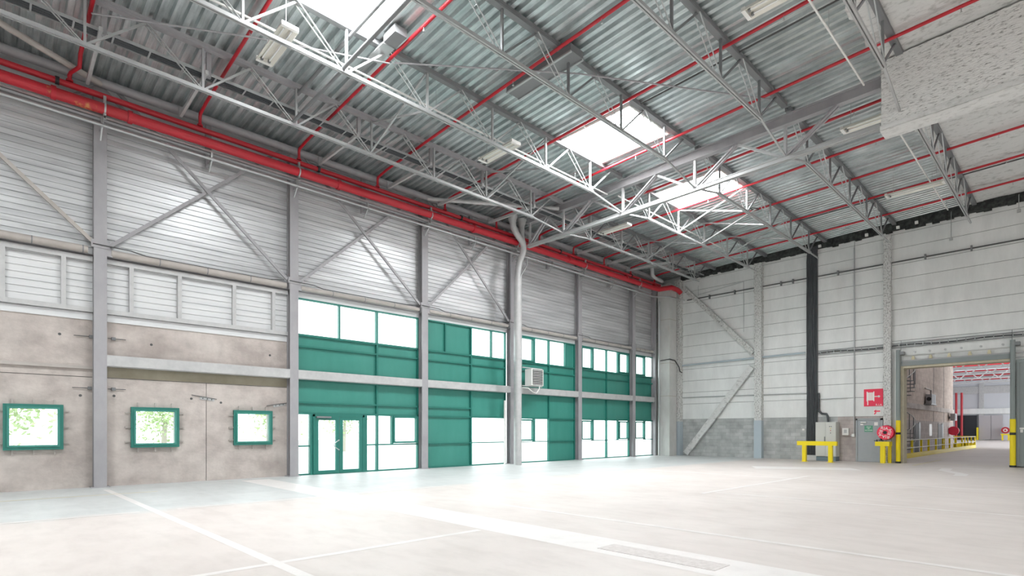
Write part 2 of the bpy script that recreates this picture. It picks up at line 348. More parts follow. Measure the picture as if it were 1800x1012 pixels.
# ------------------------------------------------------------------ windows of the left wall
def ring(x0, x1, z0, z1, y0, y1, t):
    return G().box(x0, y0, z0, x1, y1, z0+t).box(x0, y0, z1-t, x1, y1, z1).box(x0, y0, z0+t, x0+t, y1, z1-t).box(x1-t, y0, z0+t, x1, y1, z1-t)
for i, (a, b, c, d) in enumerate(WIN):
    w = struct('window_%d' % (i+1), loc=(a, WALL, c))
    f = obj('window_frame', ring(a, b, c, d, WALL-.10, WALL+.02, .115), 'green_frame', w)
    obj('inner_frame', ring(a+.07, b-.07, c+.07, d-.07, WALL-.12, WALL-.05, .04), 'green', f)
    obj('pane', G().box(a+.1, WALL-.02, c+.1, b-.1, WALL-.012, d-.1), 'glass', w)
    for k in range(3):
        for ax in 'lrtb':
            t = (k+.5)/3
            g = G()
            if ax in 'tb':
                x = a+.17+(b-a-.34)*k/2; z0 = d if ax == 't' else c; s_ = 1 if ax == 't' else -1
                g.box(x-.018, WALL-.045, z0, x+.018, WALL-.025, z0+s_*.13).tube([(x, WALL-.05, z0+s_*.11), (x, WALL, z0+s_*.11)], .02, 8)
            else:
                z = c+.16+(d-c-.32)*k/2; x0 = a if ax == 'l' else b; s_ = -1 if ax == 'l' else 1
                g.box(x0, WALL-.045, z-.015, x0+s_*.13, WALL-.025, z+.015).tube([(x0+s_*.11, WALL-.05, z), (x0+s_*.11, WALL, z)], .02, 8)
            obj('fixing_clip', g, 'rust', w)

FY0, FY1 = WALL-.09, WALL+.03
def facade(n, x0, x1, bars_v, bars_h, panels, panes, sashes):
    w = struct('window_%d' % n, loc=(x0, WALL, 0))
    obj('window_frame', ring(x0, x1, 0, 5.93, FY0, FY1, .05), 'green_frame', w)
    for x, z0, z1, t in bars_v: obj('mullion', G().box(x-t/2, FY0-.01, z0, x+t/2, FY1, z1), 'green_frame', w)
    for z, a, b, t in bars_h: obj('transom', G().box(a, FY0, z-t/2, b, FY1, z+t/2), 'green_frame', w)
    for a, b, c, d in panels: obj('green_panel', G().box(a, WALL-.01, c, b, WALL+.02, d), 'green', w)
    for a, b, c, d in panes: obj('pane', G().box(a, WALL-.01, c, b, WALL-.002, d), 'glass', w)
    for a, b, c, d in sashes:
        s_ = obj('sash', ring(a, b, c, d, WALL-.13, WALL+.02, .07), 'green_frame', w)
        obj('pane', G().box(a+.06, WALL-.01, c+.06, b-.06, WALL-.002, d-.06), 'glass', s_)
    return w
B1 = [(4.70, .07), (4.32, .06), (3.5, .07), (3.2, .07)]
a, b, m_ = 7.36, 12.2, 10.38
facade(4, a, b, [(8.9, 4.7, 5.9, .05), (m_, 2.08, 5.9, .07), (7.88, 0, 2.08, .1), (9.9, 0, 2.08, .12), (10.39, 0, 2.08, .07), (11.02, 1, 2.08, .06)],
       [(z, a, b, t) for z, t in B1]+[(2.44, a, b, .06), (2.08, a, b, .07), (.98, a, 7.83, .05), (.98, 9.96, b, .05)],
       [(a+.05, m_-.03, 4.33, 4.68), (m_+.03, b-.05, 4.33, 4.68), (a+.05, m_-.03, 3.2, 4.3), (m_+.03, b-.05, 3.2, 4.3), (a+.05, m_-.03, 2.46, 3.2), (m_+.03, b-.05, 2.46, 3.2), (a+.05, m_-.03, 2.1, 2.42), (m_+.03, b-.05, 2.1, 2.42)],
       [(a+.05, 8.88, 4.72, 5.89), (8.92, m_-.03, 4.72, 5.89), (m_+.03, b-.05, 4.72, 5.89), (a+.05, 7.83, 1, 2.05), (a+.05, 7.83, .05, .96), (9.96, 10.36, 1, 2.05), (9.96, 10.36, .05, .96), (10.42, 10.99, 1, 2.05), (10.42, b-.05, .05, .96)],
       [(11.05, b-.06, 1.02, 2.05)])
d1 = struct('door_1', loc=(8.83, WALL, 0))
obj('door_frame', G().box(7.93, FY0-.04, 0, 8.0, FY1, 2.05).box(9.77, FY0-.04, 0, 9.84, FY1, 2.05).box(7.93, FY0-.04, 1.98, 9.84, FY1, 2.05), 'green_frame', d1)
for k, (x0, x1) in enumerate(((8.0, 8.87), (8.89, 9.77))):
    lf = obj('door_leaf', ring(x0, x1, .01, 1.98, WALL-.12, WALL-.04, .12), 'green_frame', d1)
    obj('pane', G().box(x0+.11, WALL-.085, .12, x1-.11, WALL-.075, 1.87), 'glass', lf)
    if k == 0:
        p = [(8.83, WALL-.12, .83), (8.83, WALL-.2, .83)]+[(8.83-.19*math.sin(math.pi*t/8), WALL-.2, .83+.34*t/8) for t in range(9)]+[(8.83, WALL-.12, 1.17)]
        obj('door_handle', G().tube(p, .016, 8), 'galv', lf)
obj('door_closer', G().box(8.03, WALL-.19, 1.93, 8.55, WALL-.12, 1.99), 'truss_dark', d1)
a, b, m_ = 12.6, 16.9, 14.87
facade(5, a, b, [(13.51, 4.7, 5.9, .05), (m_, 0, 5.9, .07), (16.03, 4.7, 5.9, .05)],
       [(z, a, b, t) for z, t in B1]+[(2.44, a, m_, .06), (2.08, a, b, .06), (.98, a, b, .04)],
       [(a+.05, 13.49, 4.72, 5.89), (13.53, m_-.03, 4.72, 5.89)]+[(x, y, c, d) for x, y in ((a+.05, m_-.03), (m_+.03, b-.05)) for c, d in ((4.33, 4.68), (3.2, 4.3), (2.1, 3.2))]+[(a+.05, m_-.03, .05, .96), (a+.05, m_-.03, 1, 2.05)],
       [(m_+.03, 16.0, 4.72, 5.89), (16.05, b-.05, 4.72, 5.89), (m_+.03, b-.05, 1, 2.05), (m_+.03, b-.05, .05, .96)], [])
a, b, m_ = 17.4, 21.75, 19.78
facade(6, a, b, [(18.75, 1, 2.05, .08), (18.75, 4.7, 5.9, .08), (m_, 0, 5.9, .06), (21.0, 4.7, 5.9, .05)],
       [(z, a, b, t) for z, t in B1]+[(2.08, a, b, .06), (.98, a, b, .04)],
       [(x, y, c, d) for x, y in ((a+.05, m_-.03), (m_+.03, b-.05)) for c, d in ((4.33, 4.68), (3.2, 4.3), (2.1, 3.2))]+[(21.03, b-.05, 4.72, 5.89), (m_+.03, b-.05, .05, .96), (m_+.03, b-.05, 1, 2.05)],
       [(18.8, m_-.03, 4.72, 5.89), (m_+.03, 20.98, 4.72, 5.89), (18.8, m_-.03, 1, 2.05), (a+.05, m_-.03, .05, .96)],
       [(a+.1, 18.7, 4.74, 5.87), (a+.1, 18.7, 1.02, 2.03)])
a, b, m_ = 22.15, 26.6, 24.45
facade(7, a, b, [(23.25, 1, 2.05, .07), (23.25, 4.7, 5.9, .07), (m_, 0, 5.9, .06), (25.5, 4.7, 5.9, .06), (25.5, 1, 2.05, .06)],
       [(z, a, b, t) for z, t in B1]+[(2.08, a, b, .06), (.98, a, b, .04)],
       [(x, y, c, d) for x, y in ((a+.05, m_-.03), (m_+.03, b-.05)) for c, d in ((4.33, 4.68), (3.2, 4.3), (2.1, 3.2))],
       [(23.3, m_-.03, 4.72, 5.89), (m_+.03, 25.47, 4.72, 5.89), (23.3, m_-.03, 1, 2.05), (m_+.03, 25.47, 1, 2.05), (a+.05, m_-.03, .05, .96), (m_+.03, b-.05, .05, .96)],
       [(a+.1, 23.2, 4.74, 5.87), (a+.1, 23.2, 1.02, 2.03), (25.55, b-.1, 4.74, 5.87), (25.55, b-.1, 1.02, 2.03)])
a, b = 26.95, 29.3
facade(8, a, b, [(28.2, 1, 2.05, .07), (28.2, 4.7, 5.9, .07)], [(z, a, b, t) for z, t in B1]+[(2.08, a, b, .06), (.98, a, b, .04)],
       [(a+.05, b-.05, c, d) for c, d in ((4.33, 4.68), (3.2, 4.3), (2.1, 3.2))],
       [(28.24, b-.05, 4.72, 5.89), (28.24, b-.05, 1, 2.05), (a+.05, b-.05, .05, .96)], [(a+.2, 28.15, 4.74, 5.87), (a+.2, 28.15, 1.02, 2.03)])

# ------------------------------------------------------------------ steel columns and the beams between them
ORD = ['leftmost', 'leftmost', 'second', 'third', 'fourth', 'fifth', 'sixth', 'seventh']
CL = ['', 'grey steel column between the two leftmost green-framed windows', 'grey steel column between the concrete wall and the glazed double-door bay',
      'grey steel column just right of the glazed double-door bay', 'grey steel column directly behind the grey downpipe by the heater',
      'grey steel column right of the wall heater bay', 'grey steel column between the last full glazed bay and the narrow corner bay', 'slender grey steel column closing the window wall beside the concrete corner pillar']
for i, x in enumerate(COLX):
    if i == 0: continue
    t = thing('steel_column', CL[i], 'column', (x, 18, 0), 'steel columns of the window wall')
    w = .14 if i < 7 else .09
    obj('shaft', G().box(x-w, 17.9, 0, x+w, 17.93, 10.55).box(x-.012, 17.93, 0, x+.012, 18.17, 10.55).box(x-w, 18.14, 0, x+w, 18.17, 10.55), 'steel', t)
    if i < 7:
        obj('base_plate', G().box(x-.2, 17.84, 0, x+.2, 18.2, .025), 'steel', t)
        for s_ in (-1, 1): obj('knee_brace', G().beam((x+s_*.1, 17.95, 10.5), (x+s_*.75, 17.95, 9.95), .07, .07), 'steel', t)
        obj('splice_plate', G().box(x-.2, 17.885, 6.3, x+.2, 17.9, 6.5), 'steel', t)
# mid-height beams
NB = ['across the concrete wall left of the glazed doors', 'above the glazed double door', 'above the big green panel bay', 'under the wall heater',
      'across the fifth bay, left of the narrow corner bay', 'in the narrow corner bay']
for k in range(1, 7):
    x0, x1 = COLX[k]+.14, COLX[k+1]-.14
    g = G().box(x0, 17.9, 3.22, x1, 17.94, 3.5).box(x0, 17.94, 3.47, x1, 18.1, 3.5).box(x0, 17.94, 3.2, x1, 18.1, 3.23)
    tag(obj('wall_beam', g, 'steel_light'), 'grey horizontal steel beam '+NB[k-1], 'beam', 'mid-height wall beams')
    # round tubular rail with clamps at z 6.2
    t = thing('wall_tube', 'rusty beige round tube '+['above the framed siding left of the glazed doors', 'over the three large windows above the glazed doors', 'over the windows of the big green panel bay', 'over the windows beside the heater', 'over the windows of the fifth bay', 'over the windows of the narrow corner bay'][k-1], 'tube', (x0, 17.95, 6.22), 'horizontal wall tubes')
    obj('tube', G().tube([(x0+.1, 17.98, 6.22), (x1-.1, 17.98, 6.22)], .095 if k == 1 else .075, 14), 'rust', t)
    for q in range(1, 4):
        xx = x0+(x1-x0)*q/4; obj('band', G().tube([(xx-.012, 17.98, 6.22), (xx+.012, 17.98, 6.22)], .1 if k == 1 else .08, 14), 'truss_dark', t)
    for xx in (x0, x1): obj('end_bracket', G().box(xx-.02 if xx == x1 else xx-.1, 17.93, 6.12, xx+.1 if xx == x1 else xx+.12, 18.05, 6.34), 'steel', t)
    if k < 6: tag(obj('conduit_run', G().tube([(x0-.3, 17.87, 6.38), (x0+.5, 17.86, 6.36), (x0+.9, 18.0, 6.33), (x1-.6, 18.0, 6.33), (x1-.2, 17.86, 6.36)], .014, 6), 'joint'),
        'thin dark conduit clipped along the '+['framed siding tube', 'tube above the glazed doors', 'tube above the big green panel bay', 'tube above the heater bay', 'tube of the fifth bay'][k-1], 'conduit', 'thin wall conduits')
t = thing('wall_tube', 'rusty beige round tube at the far left edge, above the framed siding', 'tube', (-2, 17.95, 6.22), 'horizontal wall tubes')
obj('tube', G().tube([(-2.6, 17.98, 6.22), (1.85, 17.98, 6.22)], .095, 14), 'rust', t)
for xx in (.75, 1.75): obj('band', G().tube([(xx-.012, 17.98, 6.22), (xx+.012, 17.98, 6.22)], .1, 14), 'truss_dark', t)
tag(obj('wall_trunking', G().box(-2.7, 18.13, 3.12, 1.97, WALL, 3.2), 'rust'), 'thin beige trunking along the concrete wall above the leftmost window', 'trunking')
# framed louvre panels on the siding
for nm, x0, x1, ps in (('left of the leftmost column', -2.7, 1.97, (-1.2, .22, 1.37)), ('between the leftmost column and the glazed bays', 2.26, 7.08, (2.82, 3.98, 5.45, 6.63))):
    t = thing('siding_frame', 'mauve-grey rectangular frame over white siding '+nm, 'frame', (x0, 18.1, 4.7), 'siding frames')
    for z in (4.68, 6.02): obj('rail', G().box(x0, 18.08, z-.06, x1, 18.2, z+.06), 'steel_light', t)
    for x in ps: obj('post', G().box(x-.05, 18.08, 4.74, x+.05, 18.2, 5.96), 'steel_light', t)
# crossed wall braces
BR = ['the first bay left of the glazed doors', 'the bay above the glazed doors', 'the bay above the big green panels']
for k in (1, 2, 3):
    x0, x1 = COLX[k]+.22, COLX[k+1]-.22
    tag(obj('wall_brace', G().beam((x0, 18.0, 6.42), (x1, 18.0, 10.72), .09, .05, (0, 1, 0)), 'steel'), 'grey wall brace rising to the right in '+BR[k-1], 'brace', 'diagonal wall braces')
    tag(obj('wall_brace', G().beam((x0, 17.94, 10.72), (x1, 17.94, 6.42), .09, .05, (0, 1, 0)), 'steel'), 'grey wall brace falling to the right in '+BR[k-1], 'brace', 'diagonal wall braces')
tag(obj('wall_brace', G().beam((-2.5, 17.94, 10.6), (1.95, 17.94, 6.44), .09, .05, (0, 1, 0)), 'rust'), 'rusty diagonal brace meeting the leftmost column at the far left', 'brace', 'diagonal wall braces')
# eaves beam, posts
t = thing('eaves_beam', 'grey tubular eaves beam under the roof edge along the window wall', 'beam', (0, 17.85, 10.62))
obj('tube', G().tube([(-6, 17.85, 10.62), (29.6, 17.85, 10.62)], .12, 14), 'steel', t)
for x in (-.4, 4.69, 9.72, 14.7, 19.5, 24.4): obj('post', G().box(x-.07, 17.9, 9.3, x+.07, 18.04, 10.55), 'steel', t)
for nm, p, q in (('from the leftmost column top toward the camera side', (2.1, 17.8, 10.56), (-2.8, 15.0, 10.60)), ('from the third column top toward the big girder', (12.4, 17.8, 10.56), (16.9, 14.95, 10.60))):
    tag(obj('roof_brace', G().tube([p, q], .075, 10), 'rust' if p[0] < 5 else 'steel_light'), 'round tube brace under the roof '+nm, 'brace', 'horizontal roof braces')

# ------------------------------------------------------------------ services along the window wall
t = thing('fire_main', 'thick red fire main pipe running the length of the window wall', 'pipe', (0, 17.5, 9.86))
obj('pipe', G().tube([(-6, 17.5, 9.79), (1.0, 17.5, 9.79)], .135, 18), 'red', t)
obj('pipe', G().tube([(1.0, 17.5, 9.79), (2.75, 17.5, 9.8)], .137, 18), 'red_worn', t, label='scuffed stretch of pipe with bare yellowish patches')
obj('pipe', G().tube([(2.75, 17.5, 9.8), (16.7, 17.5, 9.86), (28.0, 17.5, 9.84), (28.5, 17.35, 9.80), (29.05, 16.88, 9.92), (29.75, 16.86, 9.9), (29.98, 16.8, 9.74)], .135, 18), 'red', t)
for x in (1.13, 2.69, 8.56, 14.48, 20.5, 25.34, 28.2): obj('coupling', G().tube([(x-.05, 17.5, 9.79+.004*x), (x+.05, 17.5, 9.79+.004*x)], .165, 18), 'red', t)
for x in (2.15, 7.2, 12.34, 17.0, 21.8, 26.7):
    g = G().box(x-.02, 17.45, 9.55, x+.02, 17.9, 9.61).box(x-.03, 17.45, 9.5, x+.03, 17.52, 10.12).tube([(x-.02, 17.5, 9.81), (x+.02, 17.5, 9.81)], .15, 16)
    obj('pipe_bracket', g, 'galv', t)
t = thing('sprinkler_main', 'thinner red pipe running just above the thick fire main', 'pipe', (0, 17.6, 10.17))
obj('pipe', G().tube([(-6, 17.6, 10.17), (29.0, 17.6, 10.15)], .078, 14), 'red', t)
for x in (1.21, 7.9, 13.9, 20.0, 26.0): obj('coupling', G().tube([(x-.04, 17.6, 10.17), (x+.04, 17.6, 10.17)], .1, 14), 'black', t)
obj('gauge', G().tube([(29.0, 17.6, 10.15), (29.06, 17.6, 10.15)], .1, 14), 'white', t)
t = thing('cable_channel', 'light grey cable channel under the red fire main', 'channel', (0, 17.75, 9.66))
obj('channel', G().box(-6, 17.70, 9.62, 28.3, 17.86, 9.635).box(-6, 17.70, 9.62, 28.3, 17.71, 9.70).box(-6, 17.85, 9.62, 28.3, 17.86, 9.70), 'steel_light', t)
obj('cable', G().tube([(-6, 17.76, 9.66), (28.3, 17.76, 9.66)], .02, 6).tube([(-6, 17.81, 9.66), (28.3, 17.81, 9.66)], .016, 6), 'steel', t)
t = thing('water_pipe', 'slim galvanised pipe below the fire main, bending round the corner pillar', 'pipe', (0, 17.6, 9.42))
obj('pipe', G().tube([(-6, 17.6, 9.42), (28.3, 17.6, 9.38), (28.9, 17.0, 9.38), (29.9, 16.97, 9.38), (30.3, 16.7, 9.34)], .04, 12), 'galv', t)
for x in (2.11, 4.69, 7.2, 9.72, 12.33, 14.7, 17.1, 19.5, 21.9, 24.4, 26.7):
    obj('bracket', G().beam((x, 17.56, 9.37), (x, 17.9, 9.37), .05, .04).beam((x, 17.62, 9.37), (x, 17.88, 9.12), .03, .03).box(x-.025, 17.6, 9.36, x+.025, 17.69, 9.6), 'galv', t)

# downpipes at the fourth column
t = thing('downpipe', 'fat grey rainwater downpipe in front of the fourth column, forked at the top', 'pipe', (16.7, 17.15, 0))
obj('pipe', G().tube([(16.7, 17.15, 0), (16.7, 17.15, 8.2)], .172, 18), 'steel_light', t)
obj('elbow', G().tube([(16.7, 17.15, 8.2), (16.73, 17.15, 8.5), (16.83, 17.15, 8.89), (17.03, 17.15, 9.34), (17.07, 17.15, 9.58), (17.0, 17.15, 9.80), (16.61, 17.15, 10.1), (16.44, 17.15, 10.29), (16.38, 17.15, 10.57)], .133, 16), 'steel_light', t)
obj('funnel', G().tube([(16.38, 17.15, 10.52), (16.38, 17.15, 10.82)], [.14, .24], 16), 'steel_light', t)
for z in (2.1, 4.6, 7.0): obj('collar', G().tube([(16.7, 17.15, z), (16.7, 17.15, z+.03)], .18, 18), 'galv', t)
obj('branch', G().tube([(17.1, 17.2, 9.6), (17.05, 17.24, 10.1), (17.03, 17.24, 10.56)], .115, 14), 'steel_light', t)
obj('funnel', G().tube([(17.03, 17.24, 10.5), (17.03, 17.24, 10.82)], [.12, .22], 14), 'steel_light', t)
t = thing('downpipe', 'grey bent downpipe high in the far corner behind the red main', 'pipe', (27.6, 17.3, 10.4))
obj('pipe', G().tube([(27.75, 17.35, 10.88), (27.75, 17.35, 10.5), (28.0, 17.35, 10.40), (28.75, 17.3, 10.3)], .1, 14), 'steel_light', t)
tag(obj('drain_conduit', G().tube([(17.36, 17.6, 4.4), (17.36, 17.6, 8.5), (17.62, 17.5, 9.0), (17.62, 17.5, 9.3)], .03, 8), 'galv'), 'thin conduit right of the fat downpipe, angled out near the top', 'conduit')
tag(obj('corner_pipe', G().tube([(29.0, 17.65, 0), (29.0, 17.65, 9.2)], .06, 12), 'galv'), 'slim grey standpipe left of the concrete corner pillar', 'pipe')
tag(obj('white_post', G().tube([(16.72, 18.0, 0), (16.72, 18.0, 2.85)], .05, 10), 'white'), 'short white post at the right of the big white pane, behind the downpipe', 'post')

# unit heater
t = thing('unit_heater', 'white louvred unit heater on brackets beside the fat downpipe', 'heater', (18.1, 17.4, 3.5))
obj('casing', G().box(17.72, 17.3, 3.55, 18.5, 17.72, 4.3), 'white', t)
for k in range(9): obj('louvre_blade', G().beam((17.80, 17.285, 3.62+k*.075), (18.44, 17.285, 3.62+k*.075), .03, .022), 'white', t)
obj('louvre_back', G().box(17.79, 17.292, 3.58, 18.45, 17.3, 4.27), 'black', t)
for z in (3.5, 4.32): obj('bracket', G().box(17.2, 17.42, z, 18.55, 17.5, z+.035).box(17.2, 17.42, z, 17.25, 17.89, z+.035), 'steel_light', t)
obj('hose', G().tube([(18.3, 17.35, 3.55), (18.25, 17.33, 3.4), (18.05, 17.32, 3.2), (17.85, 17.35, 3.25), (17.6, 17.4, 3.42), (17.3, 17.5, 3.44)], .022, 8), 'white', t)

# ------------------------------------------------------------------ roof trusses
TY = [14.85, 11.95, 9.05, 6.15, 3.3]
TN = ['first from the window wall', 'second from the window wall', 'third from the window wall', 'fourth from the window wall', 'along the sprayed white ceiling']
def truss(k, near):
    y = TY[k]; zb = 9.79+.026*(14.85-y); zt = zr(y)-.08
    bn = [-3.1+2.28*i for i in range(9)] if near else [18.85+2.28*i for i in range(5)]
    bn = [x for x in bn if x < 15.5] if near else bn
    tn = [x+1.12 for x in bn]
    if near: tn = [bn[0]-1.1]+tn; tn[-1] = 16.3; X0, X1, B0, B1_ = -5, 16.98, -5, 15.3
    else: tn = [17.75]+tn; tn[-1] = 29.2; X0, X1, B0, B1_ = 17.22, 30.5, 18.75, 28.2
    t = thing('roof_truss', 'grey steel roof truss, '+TN[k]+', '+('camera side of the big girder' if near else 'beyond the big girder'), 'truss', (X0, y, zt), 'roof trusses')
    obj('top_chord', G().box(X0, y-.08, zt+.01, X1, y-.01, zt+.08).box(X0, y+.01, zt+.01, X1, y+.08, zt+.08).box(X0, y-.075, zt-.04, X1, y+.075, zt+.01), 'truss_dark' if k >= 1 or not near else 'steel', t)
    ex = G().box(B0, y-.05, zb-.04, B1_, y-.012, zb+.04).box(B0, y+.012, zb-.04, B1_, y+.05, zb+.04)
    obj('bottom_chord', ex, 'truss', t)
    if near: obj('tie_bar', G().beam((15.3, y, zb), (17.05, y, 9.62), .05, .05), 'truss', t)
    else: obj('tie_bar', G().beam((18.75, y, zb), (17.15, y, 9.62), .05, .05), 'truss', t)
    if not near: obj('tie_bar', G().beam((28.2, y, zb), (28.5 if k == 0 else 29.3, y, zb-.02), .05, .05), 'truss', t)
    for x in bn:
        last = near and x > 14.5
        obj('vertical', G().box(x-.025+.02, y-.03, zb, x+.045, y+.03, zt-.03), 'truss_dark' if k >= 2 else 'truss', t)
    tns = sorted(tn)
    for x in bn:
        l = max(q for q in tns if q < x); r = min(q for q in tns if q > x)
        g = G()
        for s_ in (-.075, .075): g.tube([(l, y+s_, zt-.03), (x-.04, y+s_*.6, zb+.02)], .016, 6)
        for q in (.35, .7): g.tube([(l+(x-l)*q, y-.07, zt+(zb-zt)*q), (l+(x-l)*q, y+.07, zt+(zb-zt)*q)], .008, 5)
        obj('diagonal', g, 'galv', t)
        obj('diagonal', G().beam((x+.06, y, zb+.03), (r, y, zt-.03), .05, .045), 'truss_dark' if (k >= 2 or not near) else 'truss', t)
for k in range(5):
    truss(k, True); truss(k, False)
# cross bracing between neighbouring trusses
def cross(k, x, nm, m='truss'):
    ya, yb = TY[k], TY[k+1]; za, zb = 9.83+.026*(14.85-ya), 9.83+.026*(14.85-yb)
    t = thing('cross_brace', nm, 'brace', (x, (ya+yb)/2, 10.3), 'cross braces between trusses')
    obj('bar', G().beam((x-.03, ya, za), (x-.03, yb, zr(yb)-.15), .045, .045), m, t); obj('bar', G().beam((x+.03, ya, zr(ya)-.15), (x+.03, yb, zb), .045, .045), m, t)
cross(0, 8.3, 'X-shaped brace between the first and second trusses, third bay before the girder')
cross(0, 12.9, 'X-shaped brace between the first and second trusses just before the girder')
cross(1, 21.15, 'X-shaped brace between second and third trusses, first beyond the girder', 'steel_light')
cross(1, 23.2, 'X-shaped brace between second and third trusses, second beyond the girder')
cross(1, 25.7, 'X-shaped brace between second and third trusses near the back wall')
cross(0, 23.2, 'X-shaped brace between first and second trusses beyond the girder')
# struts between the first truss and the wall
for i, x in enumerate((1.76, 3.85, 7.9, 10.5, 12.75, 15.4, 18.9, 21.3, 23.75, 25.6)):
    t = thing('wall_strut', 'grey channel strut from first truss to window wall, number %s from the left' % ('one', 'two', 'three', 'four', 'five', 'six', 'seven', 'eight', 'nine', 'ten')[i], 'strut', (x, 16.3, 10.3), 'struts between first truss and wall')
    obj('bar', G().beam((x, 14.86, 10.27), (x+.05, 17.62, 10.38), .07, .1), 'steel_light', t)
    obj('drop', G().box(x+.01, 17.62, 10.36, x+.09, 17.66, 10.6), 'steel', t)
    obj('hanger', G().box(x+.02, 14.95, 10.22, x+.12, 15.03, 10.83), 'steel', t)
# cable tray under the first truss
t = thing('cable_tray', 'dark cable tray with bundled cables slung beside the first truss', 'cable tray', (0, 15.2, 10.35))
obj('side_rail', G().box(-5, 15.06, 10.33, 29.5, 15.075, 10.40), 'galv', t); obj('side_rail', G().box(-5, 15.36, 10.33, 29.5, 15.375, 10.40), 'galv', t)
for i in range(49): obj('rung', G().box(-5+.7*i, 15.075, 10.33, -4.965+.7*i, 15.36, 10.342), 'galv', t)
for k in range(7): obj('cable', G().tube([(-5+2.3*i, 15.10+.04*k+random.uniform(-.01, .01), 10.37+.012*(k % 2)) for i in range(16)], .023, 6), 'cable', t)

# ------------------------------------------------------------------ main girder
t = thing('main_girder', 'deep grey lattice girder spanning from the downpipe to the sprayed beam', 'girder', (17.1, 10, 9.5))
obj('top_chord', G().box(17.0, 3.76, 10.82, 17.2, 16.95, 10.85).box(17.09, 3.76, 10.57, 17.11, 16.95, 10.82).box(17.0, 3.76, 10.54, 17.2, 16.95, 10.57), 'steel', t)
obj('bottom_chord', G().box(17.02, 3.76, 9.50, 17.09, 16.9, 9.62).box(17.11, 3.76, 9.50, 17.18, 16.9, 9.62).box(17.0, 3.76, 9.6, 17.2, 16.9, 9.62), 'truss', t)
bn = [16.8, 14.86, 11.93, 9.05, 6.17]; tn = [15.75, 13.4, 10.5, 7.62, 4.78]
for y in bn[:]: obj('vertical', G().box(17.06, y-.04, 9.62, 17.14, y+.04, 10.55), 'truss', t)
for i, y in enumerate(bn):
    if i: obj('diagonal', G().beam((17.1, tn[i-1], 10.53), (17.1, y+.05, 9.62), .07, .05, (1, 0, 0)), 'truss', t)
    g = G()
    for s_ in (-.07, .07): g.beam((17.1+s_, y-.06, 9.62), (17.1+s_, tn[i], 10.53), .05, .08, (1, 0, 0))
    obj('diagonal', g, 'steel', t)
t = thing('sprayed_girder', 'boxed girder covered in rough white fireproofing at the upper right', 'girder', (17.1, 0, 9.3))
def rough_face(P, du, dv, nu, nv, nrm, amp, rs, sl=0):
    r = random.Random(rs); vs = []
    for j in range(nv+1):
        for i in range(nu+1):
            e = r.uniform(-1, 1)*amp; vs.append(tuple(P[c]+du[c]*i/nu+dv[c]*j/nv*(1+sl*i/nu)+nrm[c]*e for c in range(3)))
    return vs, [(j*(nu+1)+i, j*(nu+1)+i+1, (j+1)*(nu+1)+i+1, (j+1)*(nu+1)+i) for j in range(nv) for i in range(nu)]
g = G()
for P, du, dv, nu, nv, nr in (((16.84, 3.7, 9.42), (0, -11.7, 0), (0, 0, 1.70), 150, 24, (-1, 0, 0)), ((17.36, 3.7, 9.42), (0, -11.7, 0), (0, 0, 1.70), 100, 16, (1, 0, 0)), ((16.84, 3.7, 9.42), (.52, 0, 0), (0, 0, 1.70), 6, 20, (0, 1, 0))):
    vs, fs = rough_face(P, du, dv, nu, nv, nr, .016, nu, .17 if nu > 50 else 0); g.add(vs, fs, True)
obj('sprayed_web', g, 'flock_rough', t)
vs, fs = rough_face((16.80, 3.72, 9.30), (.6, 0, 0), (0, -11.7, 0), 8, 80, (0, 0, 1), .01, 7)
obj('sprayed_flange', G().box(16.80, -8, 9.31, 17.40, 3.72, 9.43).add(vs, fs, True), 'flock', t)

# ------------------------------------------------------------------ sprinkler lines across the roof
PX = [1.6, 4.38, 7.25, 10.1, 13.1, 15.85, 18.55, 21.0, 23.5, 25.95, 28.4]
PN = ['nearest the camera, far left', 'second from the left', 'third from the left', 'fourth from the left, over the near skylight gap', 'fifth from the left, along the bright skylight', 'last before the big girder',
      'first beyond the big girder', 'second beyond the big girder', 'third beyond the big girder', 'second from the back wall', 'closest to the back wall']
for i, x in enumerate(PX):
    t = thing('sprinkler_pipe', 'red sprinkler branch pipe under the roof, '+PN[i], 'pipe', (x, 17.6, 10.2), 'red sprinkler branch pipes')
    def zp(y): return zr(y)-.20
    p = [(x, 17.6, 10.252), (x, 17.6, 10.52), (x, 17.55, 10.6), (x, 17.0, 10.66), (x, 14, zp(14)), (x, -7, zp(-7))] if i else [(1.45, 17.6, 10.252), (1.45, 17.6, 10.4), (1.47, 17.5, 10.44), (1.6, 17.1, 10.44), (1.6, 17.05, 10.48), (1.6, 16.9, 10.66), (1.6, 14, zp(14)), (1.6, -7, zp(-7))]
    obj('pipe', G().tube(p, .042, 10), 'red', t)
    obj('flange', G().tube([(p[0][0], 17.6, 10.252), (p[0][0], 17.6, 10.29)], .075, 12), 'red', t)
    for y in (16.2, 13.4, 10.55, 7.62, 4.76, 1.95, -1):
        z = zp(min(y, 14)); obj('sprinkler_head', G().tube([(x, y, z-.03), (x, y, z-.07)], .014, 6).tube([(x, y, z-.07), (x-.02, y, z-.10), (x, y, z-.13)], .006, 5).tube([(x, y, z-.07), (x+.02, y, z-.10), (x, y, z-.13)], .006, 5).tube([(x, y, z-.13), (x, y, z-.137)], .028, 10), 'galv', t)
